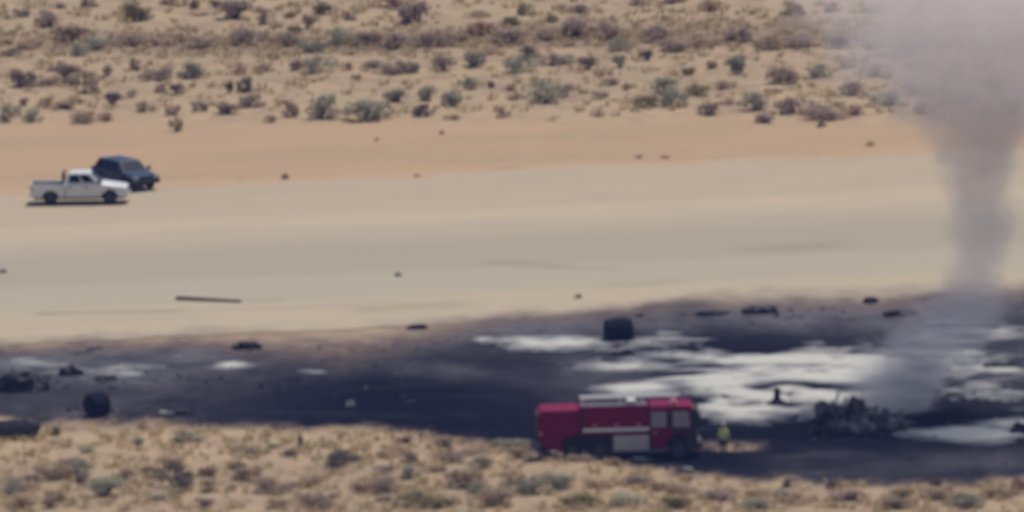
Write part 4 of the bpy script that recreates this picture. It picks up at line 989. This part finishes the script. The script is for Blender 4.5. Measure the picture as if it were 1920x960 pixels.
# main wreck: burnt frame with ribs
M_WRECK = simple('ash_grey_metal', (0.125, 0.115, 0.12), 0.9, 0.0, 0.1, var=.45, var_col=(0.03, 0.028, 0.032))
def wreck():
    p = at(1612, 812); p.z = .06
    e = empty('burnt_wreck', p, R(4)); e.scale = (1.08, 1.1, 1.5); tag(e, 'charred skeleton of wreckage with bent ribs under the smoke', 'wreckage', 'wreckage scattered over the burnt ground')
    lump('scrap_heap', M_WRECK, e, 3.6, 2.2, .8, 41, (-.3, .3, 0)); lump('scrap_heap', M_WRECK, e, 1.8, 1.6, 1.15, 42, (-1.35, .5, 0)); lump('scrap_heap', M_WRECK, e, 2.0, 1.4, .55, 43, (1.5, .2, 0)); lump('scrap_heap', M_CHAR2, e, 1.3, 1.3, 1.2, 47, (-.1, .8, 0))
    for k in range(8):
        x = -1.8 + k * .52; r = (.62, .95, 1.05, .9, .98, .78, .66, .5)[k]
        pts = [(x + .12 * math.sin(k * 2.1 + t * 2), -r * .75 * math.cos(t), r * 1.15 * math.sin(t) + .05) for t in [i * math.pi / 8 for i in range(9 if k % 3 else 7)]]
        MB().tube(pts, .055, 6).build('rib', M_WRECK, e)
    for k, (a, b) in enumerate([((-2.1, -.3, .5), (1.9, -.2, .62)), ((-1.6, .4, .95), (.9, .3, .78)), ((.6, -.5, .15), (2.2, .2, .75)), ((-1.9, -.5, .1), (-1.0, .1, 1.45))]):
        MB().tube([a, lerp3(a, b, .5) + Vector((0, 0, -.07)), b], .05, 6).build('spar', M_WRECK, e)
    crumple('torn_sheet', M_CHARM, e, 1.7, 1.2, .9, 44, loc=(-1.3, .1, .15)); crumple('torn_sheet', M_CHARM, e, 1.5, 1.0, .6, 45, loc=(.3, .4, .2)); crumple('torn_sheet', M_CHAR2, e, 1.3, .9, .4, 46, loc=(1.6, .1, .05))
    for k, (x, y, z, s_) in enumerate([(-.95, -.75, .25, .42), (.15, -.80, .28, .5), (.55, -.82, .15, .4), (1.55, -.7, .25, .5), (-.35, -.8, .2, .25)]):
        lump('foam_clot', M_ASHY, e, s_, s_ * .6, s_ * .8, 60 + k, (x, y, z), .4, 2)
wreck()

# board on the runway and specks of litter
p0, p1 = at(331, 563), at(452, 568)
bd = MB(); L_ = (p1 - p0).length
bd.hexa([(-L_ / 2, -.14, 0), (L_ / 2, -.10, 0), (L_ / 2, .10, 0), (-L_ / 2, .14, 0)], [(-L_ / 2, -.14, .20), (L_ / 2, -.10, .13), (L_ / 2, .10, .13), (-L_ / 2, .14, .20)])
o = bd.build('long_board', M_PLANK, None, .02); o.location = (p0 + p1) / 2 + Vector((0, 0, .04)); o.rotation_euler = (0, 0, math.atan2((p1 - p0).y, (p1 - p0).x))
tag(o, 'long dark board lying flat on the pale runway at left', 'board')
for (px, py, w, h, lab) in [(746, 519, 14, 8, 'small dark stone in the middle of the runway'), (1084, 560, 14, 9, 'tiny dark stone on the runway just above the burnt edge'), (5, 512, 18, 8, 'small dark stone on the runway at the left edge')]:
    p = at(px, py); s = scale_at(p); p.z = .04
    o = lump('stone', M_STONE, None, w / s, w / s * .8, h / s, px, p, .35, 2); tag(o, lab, 'stone', 'stones on the runway')

# ---------------------------------------------------------------- smoke
def smoke():
    base = at(1690, 780)
    pts = [(0.0, -0.6, 2.6, .62), (1.5, -.2, 3.0, .58), (2.7, .6, 3.0, .46), (4.0, 2.0, 3.3, .32), (5.6, 3.3, 3.2, .26), (7.4, 4.1, 2.5, .26), (10.2, 4.5, 2.2, .32), (13.6, 4.5, 2.5, .36), (15.4, 4.8, 4.2, .36), (16.8, 5.0, 6.6, .28), (18.5, 5.2, 9.6, .20), (22.5, 5.8, 12.0, .16), (27.0, 8.0, 13.0, .11)]
    x0, x1, y0, y1, z0, z1 = -11, 26, -13, 18, 0.1, 28.0
    mb = MB().box(x0, x1, y0, y1, z0, z1); me = mb.mesh('smoke_plume')
    m = bpy.data.materials.new('smoke'); m.use_nodes = True; nd = m.node_tree.nodes; lk = m.node_tree.links
    nd.remove(nd['Principled BSDF'])
    tc = nd.new('ShaderNodeTexCoord').outputs['Object']
    sp = nd.new('ShaderNodeSeparateXYZ'); lk.new(tc, sp.inputs[0])
    def fcurve(col, vmin, vmax):
        n = nd.new('ShaderNodeFloatCurve'); c = n.mapping.curves[0]
        P = [(q[0] / 28.0, (q[col] - vmin) / (vmax - vmin)) for q in pts]
        c.points[0].location = P[0]; c.points[1].location = P[-1]
        for q in P[1:-1]: c.points.new(*q)
        n.mapping.update(); lk.new(math_(nd, lk, 'DIVIDE', sp.outputs[2], 28.0), n.inputs['Value'])
        return math_(nd, lk, 'MULTIPLY_ADD', n.outputs[0], vmax - vmin, vmin)
    cx = fcurve(1, -2, 14); rr = fcurve(2, 0, 14); dn = fcurve(3, 0, 1)
    big = nd.new('ShaderNodeTexNoise'); big.inputs['Scale'].default_value = 0.32; big.inputs['Detail'].default_value = 4.5; lk.new(tc, big.inputs['Vector'])
    dx = math_(nd, lk, 'SUBTRACT', sp.outputs[0], cx)
    dy = math_(nd, lk, 'SUBTRACT', sp.outputs[1], math_(nd, lk, 'MULTIPLY', sp.outputs[2], 0.10))
    d = math_(nd, lk, 'SQRT', math_(nd, lk, 'ADD', math_(nd, lk, 'MULTIPLY', dx, dx), math_(nd, lk, 'MULTIPLY', dy, dy)))
    q = math_(nd, lk, 'DIVIDE', d, rr)
    q = math_(nd, lk, 'ADD', q, math_(nd, lk, 'MULTIPLY', math_(nd, lk, 'SUBTRACT', big.outputs['Fac'], 0.5), 1.5))
    sm = nd.new('ShaderNodeTexNoise'); sm.inputs['Scale'].default_value = 0.95; sm.inputs['Detail'].default_value = 3.0; lk.new(tc, sm.inputs['Vector'])
    q = math_(nd, lk, 'ADD', q, math_(nd, lk, 'MULTIPLY', math_(nd, lk, 'SUBTRACT', sm.outputs['Fac'], 0.5), 0.9))
    f = nd.new('ShaderNodeMapRange'); f.interpolation_type = 'SMOOTHSTEP'; f.inputs[1].default_value = 0.98; f.inputs[2].default_value = 0.40; lk.new(q, f.inputs[0])
    fz = sramp(nd, lk, sp.outputs[2], 28.0, 24.0)
    dens = math_(nd, lk, 'MULTIPLY', math_(nd, lk, 'MULTIPLY', f.outputs[0], dn), fz)
    pv = nd.new('ShaderNodeVolumePrincipled'); pv.inputs['Color'].default_value = (0.93, 0.86, 0.83, 1); pv.inputs['Anisotropy'].default_value = 0.1
    lk.new(dens, pv.inputs['Density']); lk.new(pv.outputs[0], nd['Material Output'].inputs['Volume'])
    o = link_mesh('smoke_plume', me, None, m); o.location = base; tag(o, 'grey smoke column rising from the burnt wreckage', 'smoke', kind='stuff')
    m.cycles.volume_step_rate = 0.5 if hasattr(m.cycles, 'volume_step_rate') else 1
smoke()

# ---------------------------------------------------------------- haze over the whole desert
def haze():
    ztop = cam_pos.z + 4
    me = MB().box(-6200, 6200, -6900, 6200, -2.0, ztop).mesh('haze')
    m = bpy.data.materials.new('haze_air'); m.use_nodes = True; nd = m.node_tree.nodes; lk = m.node_tree.links
    nd.remove(nd['Principled BSDF'])
    pv = nd.new('ShaderNodeVolumePrincipled'); pv.inputs['Color'].default_value = (0.26, 0.38, 1.0, 1); pv.inputs['Density'].default_value = 0.000055; pv.inputs['Anisotropy'].default_value = 0.0
    lk.new(pv.outputs[0], nd['Material Output'].inputs['Volume'])
    o = link_mesh('haze', me, None, m); tag(o, kind='stuff')
haze()
